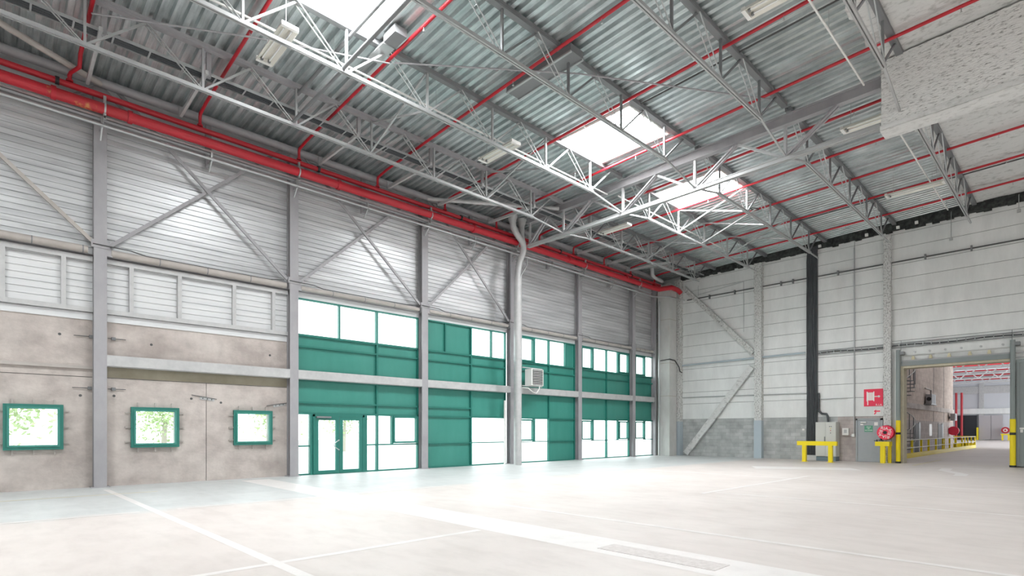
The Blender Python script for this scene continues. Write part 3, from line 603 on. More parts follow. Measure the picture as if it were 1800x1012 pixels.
# conduits slung parallel to the trusses, carrying the luminaires
for nm, y, z, x0, x1 in (('beside the second truss', 12.5, 10.42, -4, 16.9), ('beside the second truss beyond the girder', 12.3, 10.42, 17.3, 27), ('beside the fifth truss', 4.1, 10.72, 4, 16.9), ('beside the fifth truss beyond the girder', 4.0, 10.72, 18.6, 29)):
    t = thing('lighting_rail', 'slim white lighting rail running '+nm, 'rail', (x0, y, z), 'lighting rails')
    obj('rail', G().box(x0, y-.018, z-.018, x1, y+.018, z+.018), 'white', t)
    xx = x0+1
    while xx < x1: obj('hanger', G().tube([(xx, y, z), (xx, y, zr(y))], .006, 5), 'galv', t); xx += 3
def lum(x, y, z, L, label):
    t = thing('strip_light', label, 'light', (x, y, z), 'twin-tube strip lights')
    obj('housing', G().ext([(x-.19, z-.06), (x-.16, z+.02), (x-.06, z+.05), (x+.06, z+.05), (x+.16, z+.02), (x+.19, z-.06), (x+.175, z-.06), (x+.05, z+.03), (x-.05, z+.03), (x-.175, z-.06)], 'y', y-L/2, y+L/2), 'cream', t)
    for s_ in (-.08, .08): obj('fluorescent_tube', G().tube([(x+s_, y-L/2+.1, z-.03), (x+s_, y+L/2-.1, z-.03)], .016, 8), 'tube', t)
    for e in (-1, 1):
        q = y+e*L/2; obj('end_cap', G().box(x-.18, q-.04, z-.055, x+.18, q+.04, z+.03), 'white', t)
    for s_ in (-.08, .08): obj('lamp_holder', G().box(x+s_-.025, y+L/2-.12, z-.06, x+s_+.025, y+L/2-.07, z), 'truss_dark', t)
    obj('hanger', G().tube([(x, y-L/2+.2, z+.05), (x, y-L/2+.2, zr(y-L/2+.2))], .008, 5).tube([(x, y+L/2-.2, z+.05), (x, y+L/2-.2, zr(y+L/2-.2))], .008, 5), 'galv', t)
lum(4.62, 12.45, 10.1, 1.5, 'white twin-tube strip light hanging at upper left beside the second truss')
lum(11.35, 12.5, 10.1, 1.5, 'white twin-tube strip light hanging mid-ceiling left of the bright skylight')
lum(11.55, 4.15, 10.3, 1.6, 'white twin-tube strip light at the top edge of the ceiling, right of centre')
lum(18.2, 4.15, 10.35, 1.6, 'white twin-tube strip light next to the sprayed girder')
lum(24.5, 4.35, 10.35, 1.7, 'white twin-tube strip light far right, nearest the back wall')
lum(19.7, 14.2, 10.3, 1.5, 'small-looking white strip light just beyond the girder near the first truss')
# dark smoke-vent motors and slack wires near the skylights
t = thing('vent_box', 'dark ventilation box under the roof deck near the fourth red pipe', 'vent', (10.6, 9.9, 10.8))
obj('body', G().box(10.28, 8.7, 10.80, 10.75, 11.0, 10.98), 'truss_dark', t); obj('rail', G().box(10.26, 8.7, 10.76, 10.32, 11.0, 10.8), 'galv', t); obj('rail', G().box(10.72, 8.7, 10.76, 10.78, 11.0, 10.8), 'galv', t)
t = thing('vent_motor', 'grey plate and dark motor beside the near skylight edge', 'motor', (6.9, 11.9, 10.8))
obj('plate', G().box(6.8, 11.6, 10.76, 7.12, 12.35, 10.79), 'galv', t); obj('motor', G().box(6.82, 11.1, 10.79, 7.15, 11.6, 10.98), 'truss_dark', t)
for nm, p, q in (('crossing low under the near skylight', (5.95, 14.85, 9.86), (5.95, 9.0, 9.96)), ('crossing high along the near skylight edge', (6.1, 14.9, 10.7), (6.15, 9.1, 10.8))):
    tag(obj('roof_tube', G().tube([p, q], .045, 10), 'truss_dark'), 'grey round tube between trusses, '+nm, 'tube', 'round tubes between trusses')
for nm, p in (('between the second and fourth trusses', [(7.3, 11.9, 10.66), (11.0, 9.0, 10.68), (15.8, 6.1, 10.75)]), ('at upper left between the first two trusses', [(1.6, 14.9, 10.55), (4.5, 13.2, 10.56), (7.2, 11.95, 10.62)])):
    tag(obj('wind_rod', G().tube(p, .02, 6), 'steel'), 'thin diagonal wind-bracing rod under the deck '+nm, 'rod', 'wind bracing rods')
for nm, x in (('in front of the fifth red pipe', 13.75), ('just before the back wall', 26.6)):
    tag(obj('roof_conduit', G().tube([(x, 9.0, zr(9)-.05), (x, 3.4, zr(3.4)-.07), (x, -6, zr(-6)-.12)], .022, 6), 'joint'), 'dark conduit across the deck '+nm, 'conduit', 'dark roof conduits')
tag(obj('wire_loop', G().tube([(23.2+.16*math.cos(a_*math.pi/8), 9.6+.16*math.sin(a_*math.pi/8), 10.78+.05*math.sin(a_*math.pi/8)) for a_ in range(17)], .016, 6), 'black'), 'coiled loop of black cable hanging under the far deck', 'cable')

# ------------------------------------------------------------------ back wall
OP0, OP1, OPZ = 2.12, 5.92, 4.36
g = G(); gp = .009
def rows(y0, y1, zs):
    for a_, b_ in zip(zs, zs[1:]): g.box(BACK, y0+gp, a_+gp, BACK+.2, y1-gp, b_-gp)
LZ = [2.18, 3.1, 3.79, 4.48, 5.19, 5.88, 6.57, 7.24, 7.9, 8.55, 9.2, 9.86, 10.5, 10.9]
RZ = [5.66, 6.38, 7.11, 7.84, 8.55, 9.2, 9.95, 10.62, 11.05]
rows(12.3, 18.4, LZ); rows(7.8, 12.3, LZ); rows(6.4, 7.8, LZ); rows(-9, 6.4, RZ)
rows(5.92, 6.4, [0, 5.66]); rows(OP0, 5.92, [OPZ, 5.66]); rows(-9, OP0, [0, 2.18, 3.3, 4.5, 5.66])
wb = struct('wall_back', g, 'white_panel')
obj('panel_joint', G().box(BACK+.03, 5.94, 2.18, BACK+.25, 18.4, 10.85).box(BACK+.03, -9, OPZ+.05, BACK+.25, 6.0, 11).box(BACK+.03, -9, 0, BACK+.25, OP0-.02, OPZ), 'joint', wb)
obj('blockwork', G().box(BACK-.01, 8.53, 0, BACK+.25, 18.4, 2.18), 'block', wb); obj('blockwork', G().box(BACK-.01, 6.4, 0, BACK+.25, 8.53, 2.18), 'block_pink', wb)
g = G(); r = random.Random(5); y = 17
while y > -8:
    g.box(BACK-.1-r.random()*.08, y-.26, 10.56+.016*(17-y)+r.uniform(-.05, .05), BACK+.2, y, zr(y)+.1); y -= .25
struct('trim_1', g, 'wool')
# concrete pillar and sprayed posts
t = thing('corner_pillar', 'square pale concrete pillar in the far corner', 'pillar', (29.5, 17.4, 0))
obj('shaft', G().box(29.15, 17.05, 0, 29.95, 17.85, 10.2), 'concrete_grey', t)
for z in (3.55, 5.5, 8.1): obj('joint', G().box(29.145, 17.045, z, 29.955, 17.855, z+.02), 'concrete_green', t)
def post(y0, y1, label, x0=30.2, zc=2.05, ztop=10.6):
    t = thing('sprayed_post', label, 'post', (x0, (y0+y1)/2, 0), 'sprayed steel posts')
    g = G()
    for P, du, nr, nu in (((x0, y0, zc), (0, y1-y0, 0), (-1, 0, 0), 5), ((x0, y1, zc), (BACK-x0, 0, 0), (0, 1, 0), 4), ((x0, y0, zc), (BACK-x0, 0, 0), (0, -1, 0), 4)):
        vs, fs = rough_face(P, du, (0, 0, ztop-zc), nu, 90, nr, .012, int(y0*10)); g.add(vs, fs, True)
    obj('sprayed_shaft', g, 'flock_post', t)
    obj('base_casing', G().box(x0-.02, y0-.01, 0, 30.485, y1+.01, zc), 'blue_base', t); return t
post(16.93, 17.28, 'rough white sprayed post beside the concrete corner pillar', 30.1)
post(12.14, 12.52, 'rough white sprayed post where two diagonal braces meet on the back wall')
post(6.27, 6.56, 'rough white sprayed post between the grey door and the large gateway', 30.25, .02)
for nm, p, q in (('upper speckled diagonal brace on the back wall, falling from corner to middle post', (30.36, 16.8, 10.1), (30.36, 12.62, 5.78)), ('lower whitish diagonal brace on the back wall, from middle post to corner floor', (30.36, 12.72, 5.0), (30.36, 16.65, .12))):
    g = G(); P, Q = Vector(p), Vector(q); r = random.Random(9)
    for i in range(40):
        a_, b_ = P.lerp(Q, i/40), P.lerp(Q, (i+1)/40); w = (.26 if 'upper' in nm else .34)+r.uniform(-.02, .02); g.beam(a_, b_, .16, w, (0, 0, 1))
    tag(obj('wall_brace', g, 'flock_post' if 'upper' in nm else 'flock'), nm, 'brace', 'sprayed diagonal braces')
# services on the back wall
t = thing('wall_pipe', 'dark slim pipe with clips running high along the back wall', 'pipe', (30.4, 9, 9.3))
obj('pipe', G().tube([(30.4, 16.6, 9.34), (30.4, -6, 9.26)], .03, 8), 'joint', t)
for y in (15.2, 13.7, 11.2, 10.6, 8.5, 5.0, 3.4): obj('clip', G().box(30.36, y-.03, 9.2, BACK, y+.03, 9.42), 'truss_dark', t)
for y in (12.4, 6.4): obj('coupling', G().tube([(30.4, y-.08, 9.3), (30.4, y+.08, 9.3)], .05, 10), 'red', t)
tag(obj('wall_rail', G().tube([(30.38, 16.9, 5.43), (30.38, 10.0, 5.51)], .05, 10), 'blue_base'), 'pale grey-green pipe along the back wall at mid height', 'pipe')
tag(obj('wall_conduit', G().tube([(30.44, 16.9, 3.5), (30.44, 9.95, 3.42)], .025, 8), 'galv'), 'thin dusty conduit low on the back wall left of the cable riser', 'conduit')
tag(obj('wall_conduit', G().tube([(30.44, 9.4, 3.1), (30.44, 8.1, 3.1)], .02, 8), 'galv'), 'short thin conduit right of the cable riser', 'conduit')
tag(obj('hanging_cable', G().tube([(30.42, 15.9, 10.1), (30.42, 15.9, 9.5)], .012, 6).tube([(30.44, 15.9, 9.55), (30.44, 13.2, 9.8), (30.44, 13.2, 7.0)], .012, 6), 'galv'), 'thin grey conduit stepping down the back wall left of the middle post', 'conduit')
tag(obj('wall_conduit', G().tube([(30.45, 7.8, 10.4), (30.45, 7.8, 1.3), (30.45, 7.95, 1.25)], .028, 8), 'galv'), 'vertical grey conduit on the back wall between riser and fire sign', 'conduit')
tag(obj('gate_cable', G().tube([(29.12, 17.7, 5.68), (29.12, 17.2, 5.72), (29.11, 17.01, 5.72), (29.7, 17.02, 5.7), (30.0, 16.9, 5.3), (30.05, 16.88, 5.05), (30.3, 16.88, 5.0)], .025, 8), 'black'), 'black cable wrapped round the concrete corner pillar', 'cable')
for i, (y, z) in enumerate(((9.29, 10.8), (7.25, 10.84), (6.0, 10.86), (5.3, 10.9))):
    tag(obj('junction_box', G().box(30.26, y-.06, z-.06, 30.38, y+.06, z+.06), 'white'), 'small white junction box at the roof edge, '+('just above the cable riser', 'second right of the riser', 'above the post by the grey door', 'furthest right of the four')[i], 'box', 'junction boxes at the roof edge')
for nm, y, z0 in (('above the gateway', 4.07, 9.9), ('at the far right edge', 1.9, 10.5)):
    t = thing('hanging_sensor', 'small sensor hanging on a thin rod by the back wall, '+nm, 'sensor', (30.3, y, z0), 'hanging sensors')
    obj('rod', G().tube([(30.42, y, zr(y)-.1), (30.3, y, zr(y)-.2), (30.3, y, z0)], .012, 6), 'galv', t); obj('body', G().box(30.25, y-.06, z0-.12, 30.35, y+.06, z0), 'galv', t)
t = thing('ladder_tray', 'galvanised cable ladder running above the gateway', 'cable tray', (30.4, 5, 5.45))
for i in range(34): obj('rung', G().box(30.41, 9.3-.3*i, 5.35, 30.43, 9.27-.3*i, 5.53), 'galv', t)
for z in (5.34, 5.53): obj('rail', G().box(30.40, -7, z-.012, 30.46, 9.4, z+.012), 'truss_dark', t)
obj('cable', G().tube([(30.44, 9.4-.8*i, 5.42+.03*math.sin(i*1.7)) for i in range(20)], .025, 6), 'cable', t)
t = thing('cable_riser', 'thick bundle of black cables rising up the back wall', 'cables', (30.4, 9.68, 0))
obj('backing', G().box(30.42, 9.42, .25, 30.485, 9.94, 10.5), 'truss_dark', t)
for k in range(13):
    y = 9.45+.038*k
    obj('cable', G().tube([(30.37+random.uniform(-.02, .02), y+random.uniform(-.008, .008), .25+.66*i) for i in range(16)]+[(30.2, y-.1, 10.8)], .021, 7), 'cable', t)
obj('base_box', G().box(30.3, 9.42, 0, 30.485, 9.94, .25), 'concrete_grey', t)
tag(obj('cable_bend', G().tube([(30.38, 9.36, 3.4), (30.38, 9.36, 2.5), (30.36, 9.2, 2.35), (30.3, 8.98, 2.33), (30.25, 8.9, 2.2), (30.22, 8.88, 1.93)], .05, 10), 'cable'), 'grey cable hose bending from the riser into the top of the electrical cabinet', 'cable')
t = thing('electrical_cabinet', 'tall light grey two-door electrical cabinet behind the yellow barrier', 'cabinet', (30.1, 8.9, 0))
obj('body', G().box(29.92, 8.45, .22, BACK, 9.36, 1.92), 'cab', t); obj('plinth', G().box(29.95, 8.47, 0, BACK, 9.34, .22), 'plinth', t)
for y0, y1 in ((8.46, 8.89), (8.91, 9.35)):
    d = obj('cabinet_door', G().box(29.90, y0, .24, 29.92, y1, 1.90), 'cab', t)
    if y0 > 8.9: obj('door_handle', G().box(29.875, 8.92, .95, 29.9, 8.96, 1.2), 'truss_dark', d)
    else:
        for y, z, m in ((8.72, 1.7, 'black'), (8.65, 1.7, 'black'), (8.68, 1.6, 'yellow'), (8.68, 1.5, 'red'), (8.68, 1.38, 'black')): obj('push_button', G().tube([(29.885, y, z), (29.9, y, z)], .02, 8), m, d)
t = thing('wall_box', 'small white switch box right of the electrical cabinet', 'box', (30.45, 8.15, 1.3))
obj('box', G().box(30.36, 8.03, 1.28, BACK-.01, 8.3, 1.62), 'white', t); obj('label_plate', G().box(30.35, 8.1, 1.38, 30.36, 8.22, 1.55), 'galv', t)
tag(obj('power_socket', G().box(30.4, 7.78, 1.2, BACK-.01, 7.9, 1.34), 'white'), 'tiny white socket left of the grey door', 'socket')
tag(obj('switch_plate', G().box(30.44, 10.06, 1.5, BACK-.01, 10.16, 1.6), 'white'), 'tiny white plate on the grey blocks left of the cable riser', 'switch')
# personnel door
d2 = struct('door_2', loc=(BACK, 7.2, 0))
obj('door_frame', G().box(30.42, 7.66, 0, BACK+.02, 7.73, 2.08).box(30.42, 6.62, 0, BACK+.02, 6.72, 2.08).box(30.42, 6.62, 2.0, BACK+.02, 7.73, 2.08), 'door_grey', d2)
lf = obj('door_leaf', G().box(30.44, 6.74, .01, BACK-.01, 7.65, 1.99), 'door_grey', d2)
obj('door_handle', G().tube([(30.40, 6.85, 1.02), (30.40, 6.97, 1.02)], .012, 6).box(30.42, 6.83, .95, 30.44, 6.87, 1.08), 'black', lf)
obj('door_closer', G().box(30.38, 7.28, 1.87, 30.44, 7.52, 1.92), 'white', lf)
obj('sticker', G().box(30.437, 7.42, 1.76, 30.44, 7.54, 1.83), 'white', lf); obj('sticker', G().box(30.437, 6.82, 1.74, 30.44, 6.97, 1.9), 'white', lf)
R90 = (math.pi/2, 0, -math.pi/2)
t = thing('exit_sign', 'green emergency exit sign on the grey door', 'sign', (30.436, 7.2, 1.6))
obj('plate', G().box(30.428, 7.02, 1.44, 30.437, 7.37, 1.74), 'sign_green', t)
for s_, z in (('ISSUE', 1.665), ('DE', 1.59), ('SECOURS', 1.51)): text(s_, .075, 'sign_white', (30.427, 7.195, z), R90, t)
t = thing('hose_sign', 'large red sign with white hose reel symbol above the grey door', 'sign', (30.49, 7.0, 3.1))
obj('plate', G().box(30.475, 6.62, 2.66, BACK-.002, 7.40, 3.48), 'sign_red', t)
g = G().box(30.47, 7.24, 2.90, 30.474, 7.29, 3.36).box(30.47, 6.97, 2.90, 30.474, 7.01, 3.36).box(30.47, 7.01, 2.94, 30.474, 7.24, 3.32).box(30.47, 7.22, 2.72, 30.474, 7.26, 2.92).box(30.47, 6.82, 3.10, 30.474, 6.98, 3.14)
g.ext([(6.79+.055*math.cos(k*math.pi/8), 3.12+.05*math.sin(k*math.pi/8)) for k in range(16)], 'x', 30.47, 30.474)
obj('symbol', g, 'sign_white', t); text('R.I.A', .13, 'sign_white', (30.47, 6.79, 2.72), R90, t)
g = G()
for k in range(5): g.box(30.468, 7.04+.04*k, 2.95, 30.4695, 7.047+.04*k, 3.31)
obj('hose_lines', g, 'sign_red', t)
t = thing('arrow_sign', 'small white sticker with red arrow under the hose reel sign', 'sign', (30.49, 6.85, 2.4))
obj('plate', G().box(30.49, 6.68, 2.28, BACK-.002, 7.02, 2.5), 'white', t)
obj('arrow', G().box(30.486, 6.74, 2.39, 30.489, 6.9, 2.45).ext([(6.9, 2.34), (6.9, 2.5), (7.0, 2.42)], 'x', 30.486, 30.489).beam((30.487, 6.9, 2.36), (30.487, 6.98, 2.28), .004, .05), 'sign_red', t)
# hose reel
t = thing('fire_hose_reel', 'red fire hose reel drum with white lettering beside the gateway', 'hose reel', (30.2, 6.4, 1.4))
def disc(x0, x1, r0, m, nm, p=t, y=6.42, z=1.41): return obj(nm, G().tube([(x0, y, z), (x1, y, z)], r0, 28), m, p)
disc(29.93, 30.2, .30, 'red', 'drum'); disc(29.915, 29.94, .325, 'sign_red', 'front_disc'); disc(30.19, 30.22, .34, 'red', 'rear_disc'); disc(29.895, 29.92, .075, 'black', 'hub')
for k in range(4):
    a_ = k*math.pi/2+.15
    text('RIA', .2, 'sign_white', (29.912, 6.42-.19*math.cos(a_), 1.41+.19*math.sin(a_)), (math.pi/2, 0, -math.pi/2), t).rotation_euler = (math.pi/2, a_-math.pi/2, -math.pi/2)
obj('bracket', G().box(30.2, 6.36, 1.3, 30.245, 6.48, 1.5), 'black', t)
obj('valve', G().tube([(30.1, 6.6, 1.05), (30.1, 6.62, 1.14)], .03, 8).tube([(30.1, 6.52, 1.02), (30.1, 6.72, 1.06)], .018, 6), 'black', t)
# yellow barriers
def barrier(y0, y1, x, label, legs):
    t = thing('safety_barrier', label, 'barrier', (x, (y0+y1)/2, 0), 'yellow safety barriers')
    obj('rail', G().box(x-.1, y0, .79, x+.1, y1, .99), 'yellow', t)
    for ly in legs: obj('leg', G().box(x-.085, ly-.085, .01, x+.085, ly+.085, .79), 'yellow', t); obj('foot_plate', G().box(x-.13, ly-.13, 0, x+.13, ly+.13, .012), 'yellow', t)
    return t
barrier(8.02, 9.75, 28.6, 'long yellow safety barrier in front of the electrical cabinet', (9.44, 8.30))
t = thing('safety_barrier', 'short yellow corner barrier below the fire hose reel', 'barrier', (29.75, 6.5, 0), 'yellow safety barriers')
obj('rail', G().box(29.65, 6.2, .79, 29.85, 6.76, .99), 'yellow', t); obj('rail', G().box(29.85, 6.2, .79, 30.2, 6.36, .99), 'yellow', t)
obj('leg', G().box(29.67, 6.38, 0, 29.84, 6.56, .79), 'yellow', t); obj('leg', G().box(30.05, 6.22, 0, 30.19, 6.34, .79), 'yellow', t)
# gateway
tr = struct('trim_2', G().box(30.40, 5.80, 0, 31.05, 5.92, OPZ).box(30.40, OP0, OPZ, 31.05, 5.92, OPZ+.1).box(30.40, OP0-.1, 0, 31.05, OP0, OPZ), 'cream_frame')
for nm, y in (('left', 5.98), ('right', 2.08)):
    t = thing('gate_post', 'round grey gateway post with yellow lower half, %s side of the gateway' % nm, 'post', (30.3, y, 0), 'gateway posts')
    obj('shaft', G().tube([(30.25, y, 1.97), (30.25, y, 5.2)], .085, 16), 'gate_grey', t)
    obj('yellow_sleeve', G().tube([(30.25, y, .07), (30.25, y, 1.97)], .095, 16), 'yellow', t)
    obj('black_band', G().tube([(30.25, y, 1.32), (30.25, y, 1.42)], .098, 16), 'black', t)
    obj('foot', G().tube([(30.25, y, 0), (30.25, y, .08)], .11, 16), 'black', t)
    obj('top_bracket', G().box(30.2, y-.22, 4.98, BACK, y+.05, 5.12), 'truss_dark', t)
t = thing('gate_track', 'grey sliding gate track and head rail above the gateway', 'track', (30.35, 4, 4.6))
obj('head_rail', G().box(30.35, 2.18, 4.46, BACK, 5.87, 4.66), 'gate_grey', t); obj('track', G().box(30.36, -3.5, 4.66, 30.40, 5.85, 4.72), 'steel', t)
obj('upper_rail', G().box(30.44, -3.5, 4.92, BACK, 5.85, 4.96), 'concrete_grey', t)
for y in (5.44, 4.8, 4.15, 3.45, 2.82): obj('roller_bracket', G().box(30.345, y-.06, 4.72, 30.42, y+.06, 4.80).tube([(30.34, y, 4.84), (30.42, y, 4.84)], .05, 10), 'yellow_pale', t)
for y in (5.4, 4.85, 4.3, 3.75, 3.1, 2.4): obj('bolt', G().tube([(30.46, y, 5.08), (BACK, y, 5.08)], .045, 10), 'galv', t)
d3 = struct('door_3', loc=(30.4, 0, 0))
lf = obj('gate_leaf', G().box(30.32, -2.2, .1, 30.40, 1.97, 4.36), 'gate_grey', d3)
obj('frame_rail', ring(0, 1, 0, 1, 0, 1, .1) if False else G().box(30.29, -2.2, .05, 30.42, 1.98, .2).box(30.29, -2.2, 4.26, 30.42, 1.98, 4.4).box(30.29, 1.88, .2, 30.42, 1.98, 4.26).box(30.30, -2.2, 2.3, 30.33, 1.9, 2.34).box(30.30, -2.2, 3.35, 30.33, 1.9, 3.38), 'gate_grey', lf)
obj('notice', G().box(30.31, 1.72, 1.55, 30.32, 1.88, 1.62), 'white', lf); obj('notice', G().box(30.31, 1.78, 1.42, 30.32, 1.86, 1.54), 'white', lf)
obj('gate_handle', G().tube([(30.3, 1.66, .95), (30.25, 1.66, .95), (30.25, 1.66, 1.15), (30.3, 1.66, 1.15)], .012, 6), 'galv', lf)

# ------------------------------------------------------------------ hall beyond the gateway
struct('wall_passage', G().box(BACK+.5, 8.2, 0, 62, 8.6, 9.6), 'beige_block')
obj('dark_joint', G().box(43.6, 8.19, 0, 43.7, 8.21, 9.6).box(53.0, 8.19, 2.2, 53.1, 8.21, 9.6).box(57.4, 8.19, 2.2, 57.5, 8.21, 9.6), 'joint', bpy.data.objects['wall_passage'])
obj('ledge', G().box(BACK+.6, 8.12, 3.0, 62, 8.2, 3.35), 'concrete', bpy.data.objects['wall_passage'])
obj('darker_base', G().box(BACK+.6, 8.185, 0, 62, 8.2, 2.2), 'block_pink', bpy.data.objects['wall_passage'])
for i, (x, w) in enumerate(((46.6, 1.5), (55.6, 1.5))):
    d = struct('door_%d' % (4+i), G().box(x-w/2, 8.14, 0, x+w/2, 8.186, 2.0), 'dark_opening'); obj('door_frame', G().box(x-w/2-.1, 8.13, 0, x-w/2, 8.186, 2.08).box(x+w/2, 8.13, 0, x+w/2+.45, 8.186, 2.08), 'door_grey', d)
t = thing('notice_board', 'narrow white notice on the beige passage wall between dark doors', 'sign', (51.5, 8.18, 1.5)); obj('board', G().box(51.1, 8.15, 1.1, 52.1, 8.185, 2.0), 'white', t)
t = thing('unit_heater', 'grey unit heater high on the beige passage wall', 'heater', (50.3, 8, 3.4))
obj('casing', G().box(49.5, 7.75, 3.45, 51.0, 8.1, 4.15), 'steel', t); obj('fan_ring', G().tube([(49.46, 7.92, 3.8), (49.5, 7.92, 3.8)], .14, 16), 'black', t)
obj('grille', G().box(49.7, 7.735, 3.5, 50.2, 7.75, 4.1).box(50.35, 7.735, 3.5, 50.9, 7.75, 4.1), 'truss_dark', t); obj('bracket', G().box(49.3, 7.75, 3.38, 51.4, 8.2, 3.45), 'truss_dark', t)
obj('feed_pipe', G().tube([(50.4, 7.95, 4.15), (50.4, 7.95, 4.5), (48.9, 8.05, 4.55)], .05, 8), 'rust', t)
t = thing('unit_heater', 'small grey unit heater at the far end of the beige passage wall', 'heater', (60, 7.9, 2.5)); obj('casing', G().box(59.4, 7.72, 2.35, 60.4, 8.05, 2.95), 'steel', t); obj('grille', G().box(59.5, 7.70, 2.4, 60.3, 7.72, 2.9), 'truss_dark', t); obj('bracket', G().box(59.8, 8.0, 2.5, 60.0, 8.2, 2.7), 'steel', t)
t = thing('fire_hose_reel', 'red hose reel drum at the end of the beige passage wall', 'hose reel', (60, 7.9, 1.5)); obj('drum', G().tube([(59.6, 7.85, 1.48), (60.0, 7.85, 1.48)], .36, 20), 'red', t); obj('front_disc', G().tube([(59.56, 7.85, 1.48), (59.6, 7.85, 1.48)], .38, 20), 'sign_red', t); obj('bracket', G().box(59.7, 7.9, 1.4, 59.8, 8.19, 1.5), 'black', t)
# yellow guard rail along the passage
t = thing('guard_rail', 'yellow guard railing with pale handrail along the beige passage', 'railing', (45, 6.7, 0))
obj('kick_board', G().box(35, 6.66, .0, 62.2, 6.74, .26), 'yellow', t)
for z in (.98, .55): obj('hand_rail', G().tube([(35, 6.7, z), (62.2, 6.7, z)], .028, 8), 'cream', t)
for x in (37.25, 39.7, 41.9, 44.3, 46.75, 47.2, 49.4, 52.1, 55, 58, 60, 62.1): obj('post', G().box(x-.05, 6.67, 0, x+.05, 6.77, .98), 'yellow', t)
t = thing('guard_rail', 'short yellow guard railing turning away past the end of the passage', 'railing', (63.5, 8, 0))
obj('kick_board', G().box(63.0, 6.75, 0, 63.1, 9.6, .4), 'yellow', t); obj('hand_rail', G().tube([(63.05, 6.75, .98), (63.05, 9.6, .98)], .03, 8), 'yellow', t)
for y in (6.8, 7.5, 8.2, 8.9, 9.5): obj('post', G().box(63.0, y-.04, .0, 63.1, y+.04, .98), 'yellow', t)
# spiral stair
t = thing('spiral_stair', 'dark spiral staircase partly hidden by the gateway edge', 'stairs', (38.4, 7.45, 0))
obj('pole', G().tube([(38.4, 7.45, 0), (38.4, 7.45, 6.2)], .07, 10), 'truss_dark', t)
for k in range(26):
    a_ = (k+7)*math.pi/7; z = .2+.22*k
    g = G().add([(38.4, 7.45, z), (38.4+.68*math.cos(a_), 7.45+.68*math.sin(a_), z), (38.4+.68*math.cos(a_+.5), 7.45+.68*math.sin(a_+.5), z), (38.4, 7.45, z+.04), (38.4+.68*math.cos(a_), 7.45+.68*math.sin(a_), z+.04), (38.4+.68*math.cos(a_+.5), 7.45+.68*math.sin(a_+.5), z+.04)], [(0, 2, 1), (3, 4, 5), (0, 1, 4, 3), (1, 2, 5, 4), (2, 0, 3, 5)])
    g.tube([(38.4+.66*math.cos(a_), 7.45+.66*math.sin(a_), z), (38.4+.66*math.cos(a_), 7.45+.66*math.sin(a_), z+.95)], .022, 5)
    obj('tread', g, 'truss_dark', t)
obj('hand_rail', G().tube([(38.4+.68*math.cos((k+14)*math.pi/14), 7.45+.68*math.sin((k+14)*math.pi/14), 1.15+.11*k) for k in range(52)], .025, 6), 'concrete_grey', t)
# far end of the next hall
fw = struct('wall_far', G().box(115, -8, 0, 115.4, 17, 12), 'hall_white')
obj('column', G().box(114.7, 11.3, 0, 115, 11.9, 9), 'steel_light', fw); obj('eaves_band', G().box(114.8, -8, 7.4, 115, 17, 8.6), 'steel_light', fw)
obj('lintel', G().box(114.4, 8.2, 4.15, 115, 15.4, 5.0), 'white_panel', fw)
struct('wall_side', G().box(62, 8.6, 0, 62.4, 16.5, 9.6).box(62, 16.2, 0, 116, 16.5, 12), 'hall_white')
struct('wall_right', G().box(BACK+.5, 1.2, 0, 60, 1.6, 9.6), 'hall_white')
d6 = struct('door_6', loc=(115, 12, 0)); obj('door_leaf', G().box(114.6, 12.15, 0, 114.9, 14.6, 3.95), 'dark_opening', d6)
d7 = struct('door_7', loc=(115, 10, 0))
for y0, y1 in ((10.45, 11.9), (9.05, 10.4)): obj('door_leaf', G().box(114.6, y0, .1, 114.8, y1, 3.9), 'lilac', d7)
t = thing('gate_post', 'yellow post beside the dark doorway at the far end of the next hall', 'post', (114.3, 12.0, 0), 'far posts'); obj('post', G().box(114.2, 11.92, 0, 114.5, 12.15, 2.0), 'yellow', t)
for y in (13.9, 14.6):
    tag(obj('fire_riser', G().tube([(113.5, y, 0), (113.5, y, 7.6)], .16, 10), 'red'), 'red vertical fire pipe at the left of the far hall'+(', nearer the beige wall' if y > 14 else ', nearer the dark doorway'), 'pipe', 'far red pipes')
t = thing('fire_hose_reel', 'tiny red and white hose reel on the far right of the next hall', 'hose reel', (113.6, 8.65, 1.5)); obj('drum', G().tube([(113.4, 8.65, 1.55), (113.8, 8.65, 1.55)], .5, 20), 'red', t); obj('front_disc', G().tube([(113.36, 8.65, 1.55), (113.4, 8.65, 1.55)], .27, 16), 'white', t); obj('hub', G().tube([(113.33, 8.65, 1.55), (113.36, 8.65, 1.55)], .13, 12), 'red', t); obj('bracket', G().box(113.8, 8.6, 1.5, 114.99, 8.7, 1.62), 'black', t)
t = thing('safety_barrier', 'tiny yellow barrier under the far hose reel', 'barrier', (113, 8.6, 0)); obj('rail', G().box(113, 8.05, .8, 113.2, 9.15, 1.0), 'yellow', t)
for y in (8.25, 8.95): obj('leg', G().box(113, y-.1, 0, 113.2, y+.1, .8), 'yellow', t)
hc = struct('ceiling', G().box(BACK+.6, -8, 9.6, 36, 17, 9.8).box(39, -8, 9.6, 48, 17, 9.8).box(51, -8, 9.6, 70, 17, 9.8).box(72.5, -8, 9.6, 82, 17, 9.8).box(84.5, -8, 9.6, 95, 17, 9.8).box(97.5, -8, 9.6, 116, 17, 9.8), 'hall_deck')
for x, w_ in ((36, 3), (48, 3), (70, 2.5), (82, 2.5), (95, 2.5)): obj('opal_dome_or_fill', G().box(x, -8, 9.82, x+w_, 17, 9.9), 'hall_fill', hc)  # glowing roof strips added to brighten the far hall
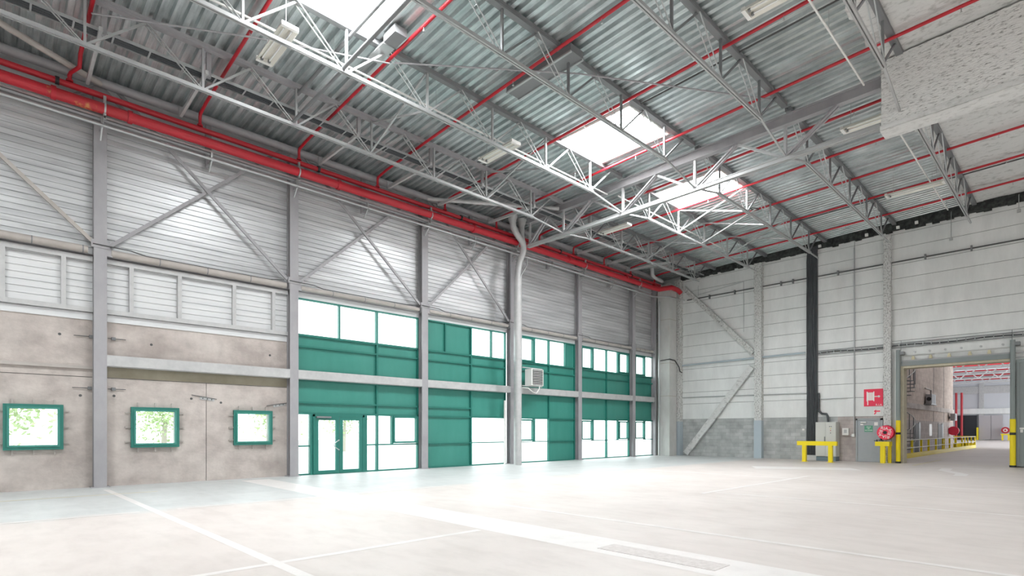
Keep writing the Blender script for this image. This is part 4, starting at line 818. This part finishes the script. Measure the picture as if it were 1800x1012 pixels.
for i in range(6):
    x = 64+i*8
    t = thing('roof_truss', 'pale truss across the far hall ceiling, number %s beyond the passage' % ('one', 'two', 'three', 'four', 'five', 'six')[i], 'truss', (x, 8, 9), 'far hall trusses')
    obj('bottom_chord', G().box(x-.1, -7, 8.4, x+.1, 16.2, 8.55), 'steel_light', t); obj('top_chord', G().box(x-.1, -7, 9.4, x+.1, 16.2, 9.6), 'steel_light', t)
    for j in range(11): obj('diagonal', G().beam((x, -6+2*j, 8.5), (x, -5+2*j, 9.45), .1, .1, (1, 0, 0)).beam((x, -5+2*j, 9.45), (x, -4+2*j, 8.5), .1, .1, (1, 0, 0)), 'steel_light', t)
for i in range(7):
    x = 60.8+i*8
    tag(obj('sprinkler_pipe', G().tube([(x, 1.6 if x < 60 else -7, 9.25), (x, 8.1 if x < 62 else 16.1, 9.25)], .09, 8), 'red'), 'red sprinkler pipe across the far hall ceiling, number %s beyond the passage' % ('one', 'two', 'three', 'four', 'five', 'six', 'seven')[i], 'pipe', 'far hall sprinkler pipes')

# ------------------------------------------------------------------ greenery outside the windows
def tree(x, y, h, label):
    t = thing('tree', label, 'tree', (x, y, -.12), 'trees outside the windows')
    obj('trunk', G().tube([(x, y, -.12), (x+.1, y, h*.5)], [.16, .1], 8), 'bark', t)
    r = random.Random(int(x*7)); g = G()
    for k in range(900):
        a_, b_, c_ = r.gauss(0, .33), r.gauss(0, .33), r.gauss(0, .28); P = Vector((x+a_*h*.5, y+b_*h*.4, h*.55+c_*h*.55))
        if P.z < .25: P.z = .25+r.random()*.5
        u = Vector((r.uniform(-1, 1), r.uniform(-1, 1), r.uniform(-1, 1))).normalized(); v = u.orthogonal().normalized(); s_ = h*.022*r.uniform(.7, 1.5)
        g.add([P-u*s_, P+v*s_*.6, P+u*s_, P-v*s_*.6], [(0, 1, 2, 3)])
    obj('foliage', g, 'leaf', t)
tree(.2, 27, 5, 'pale green bush seen through the leftmost window')
tree(6.5, 33, 4.2, 'pale green bush seen through the second window from the left')
tree(12.5, 34, 4.2, 'pale green bush seen through the third window from the left')
tree(20, 40, 5, 'faint leafy tree seen through the glazed double door')
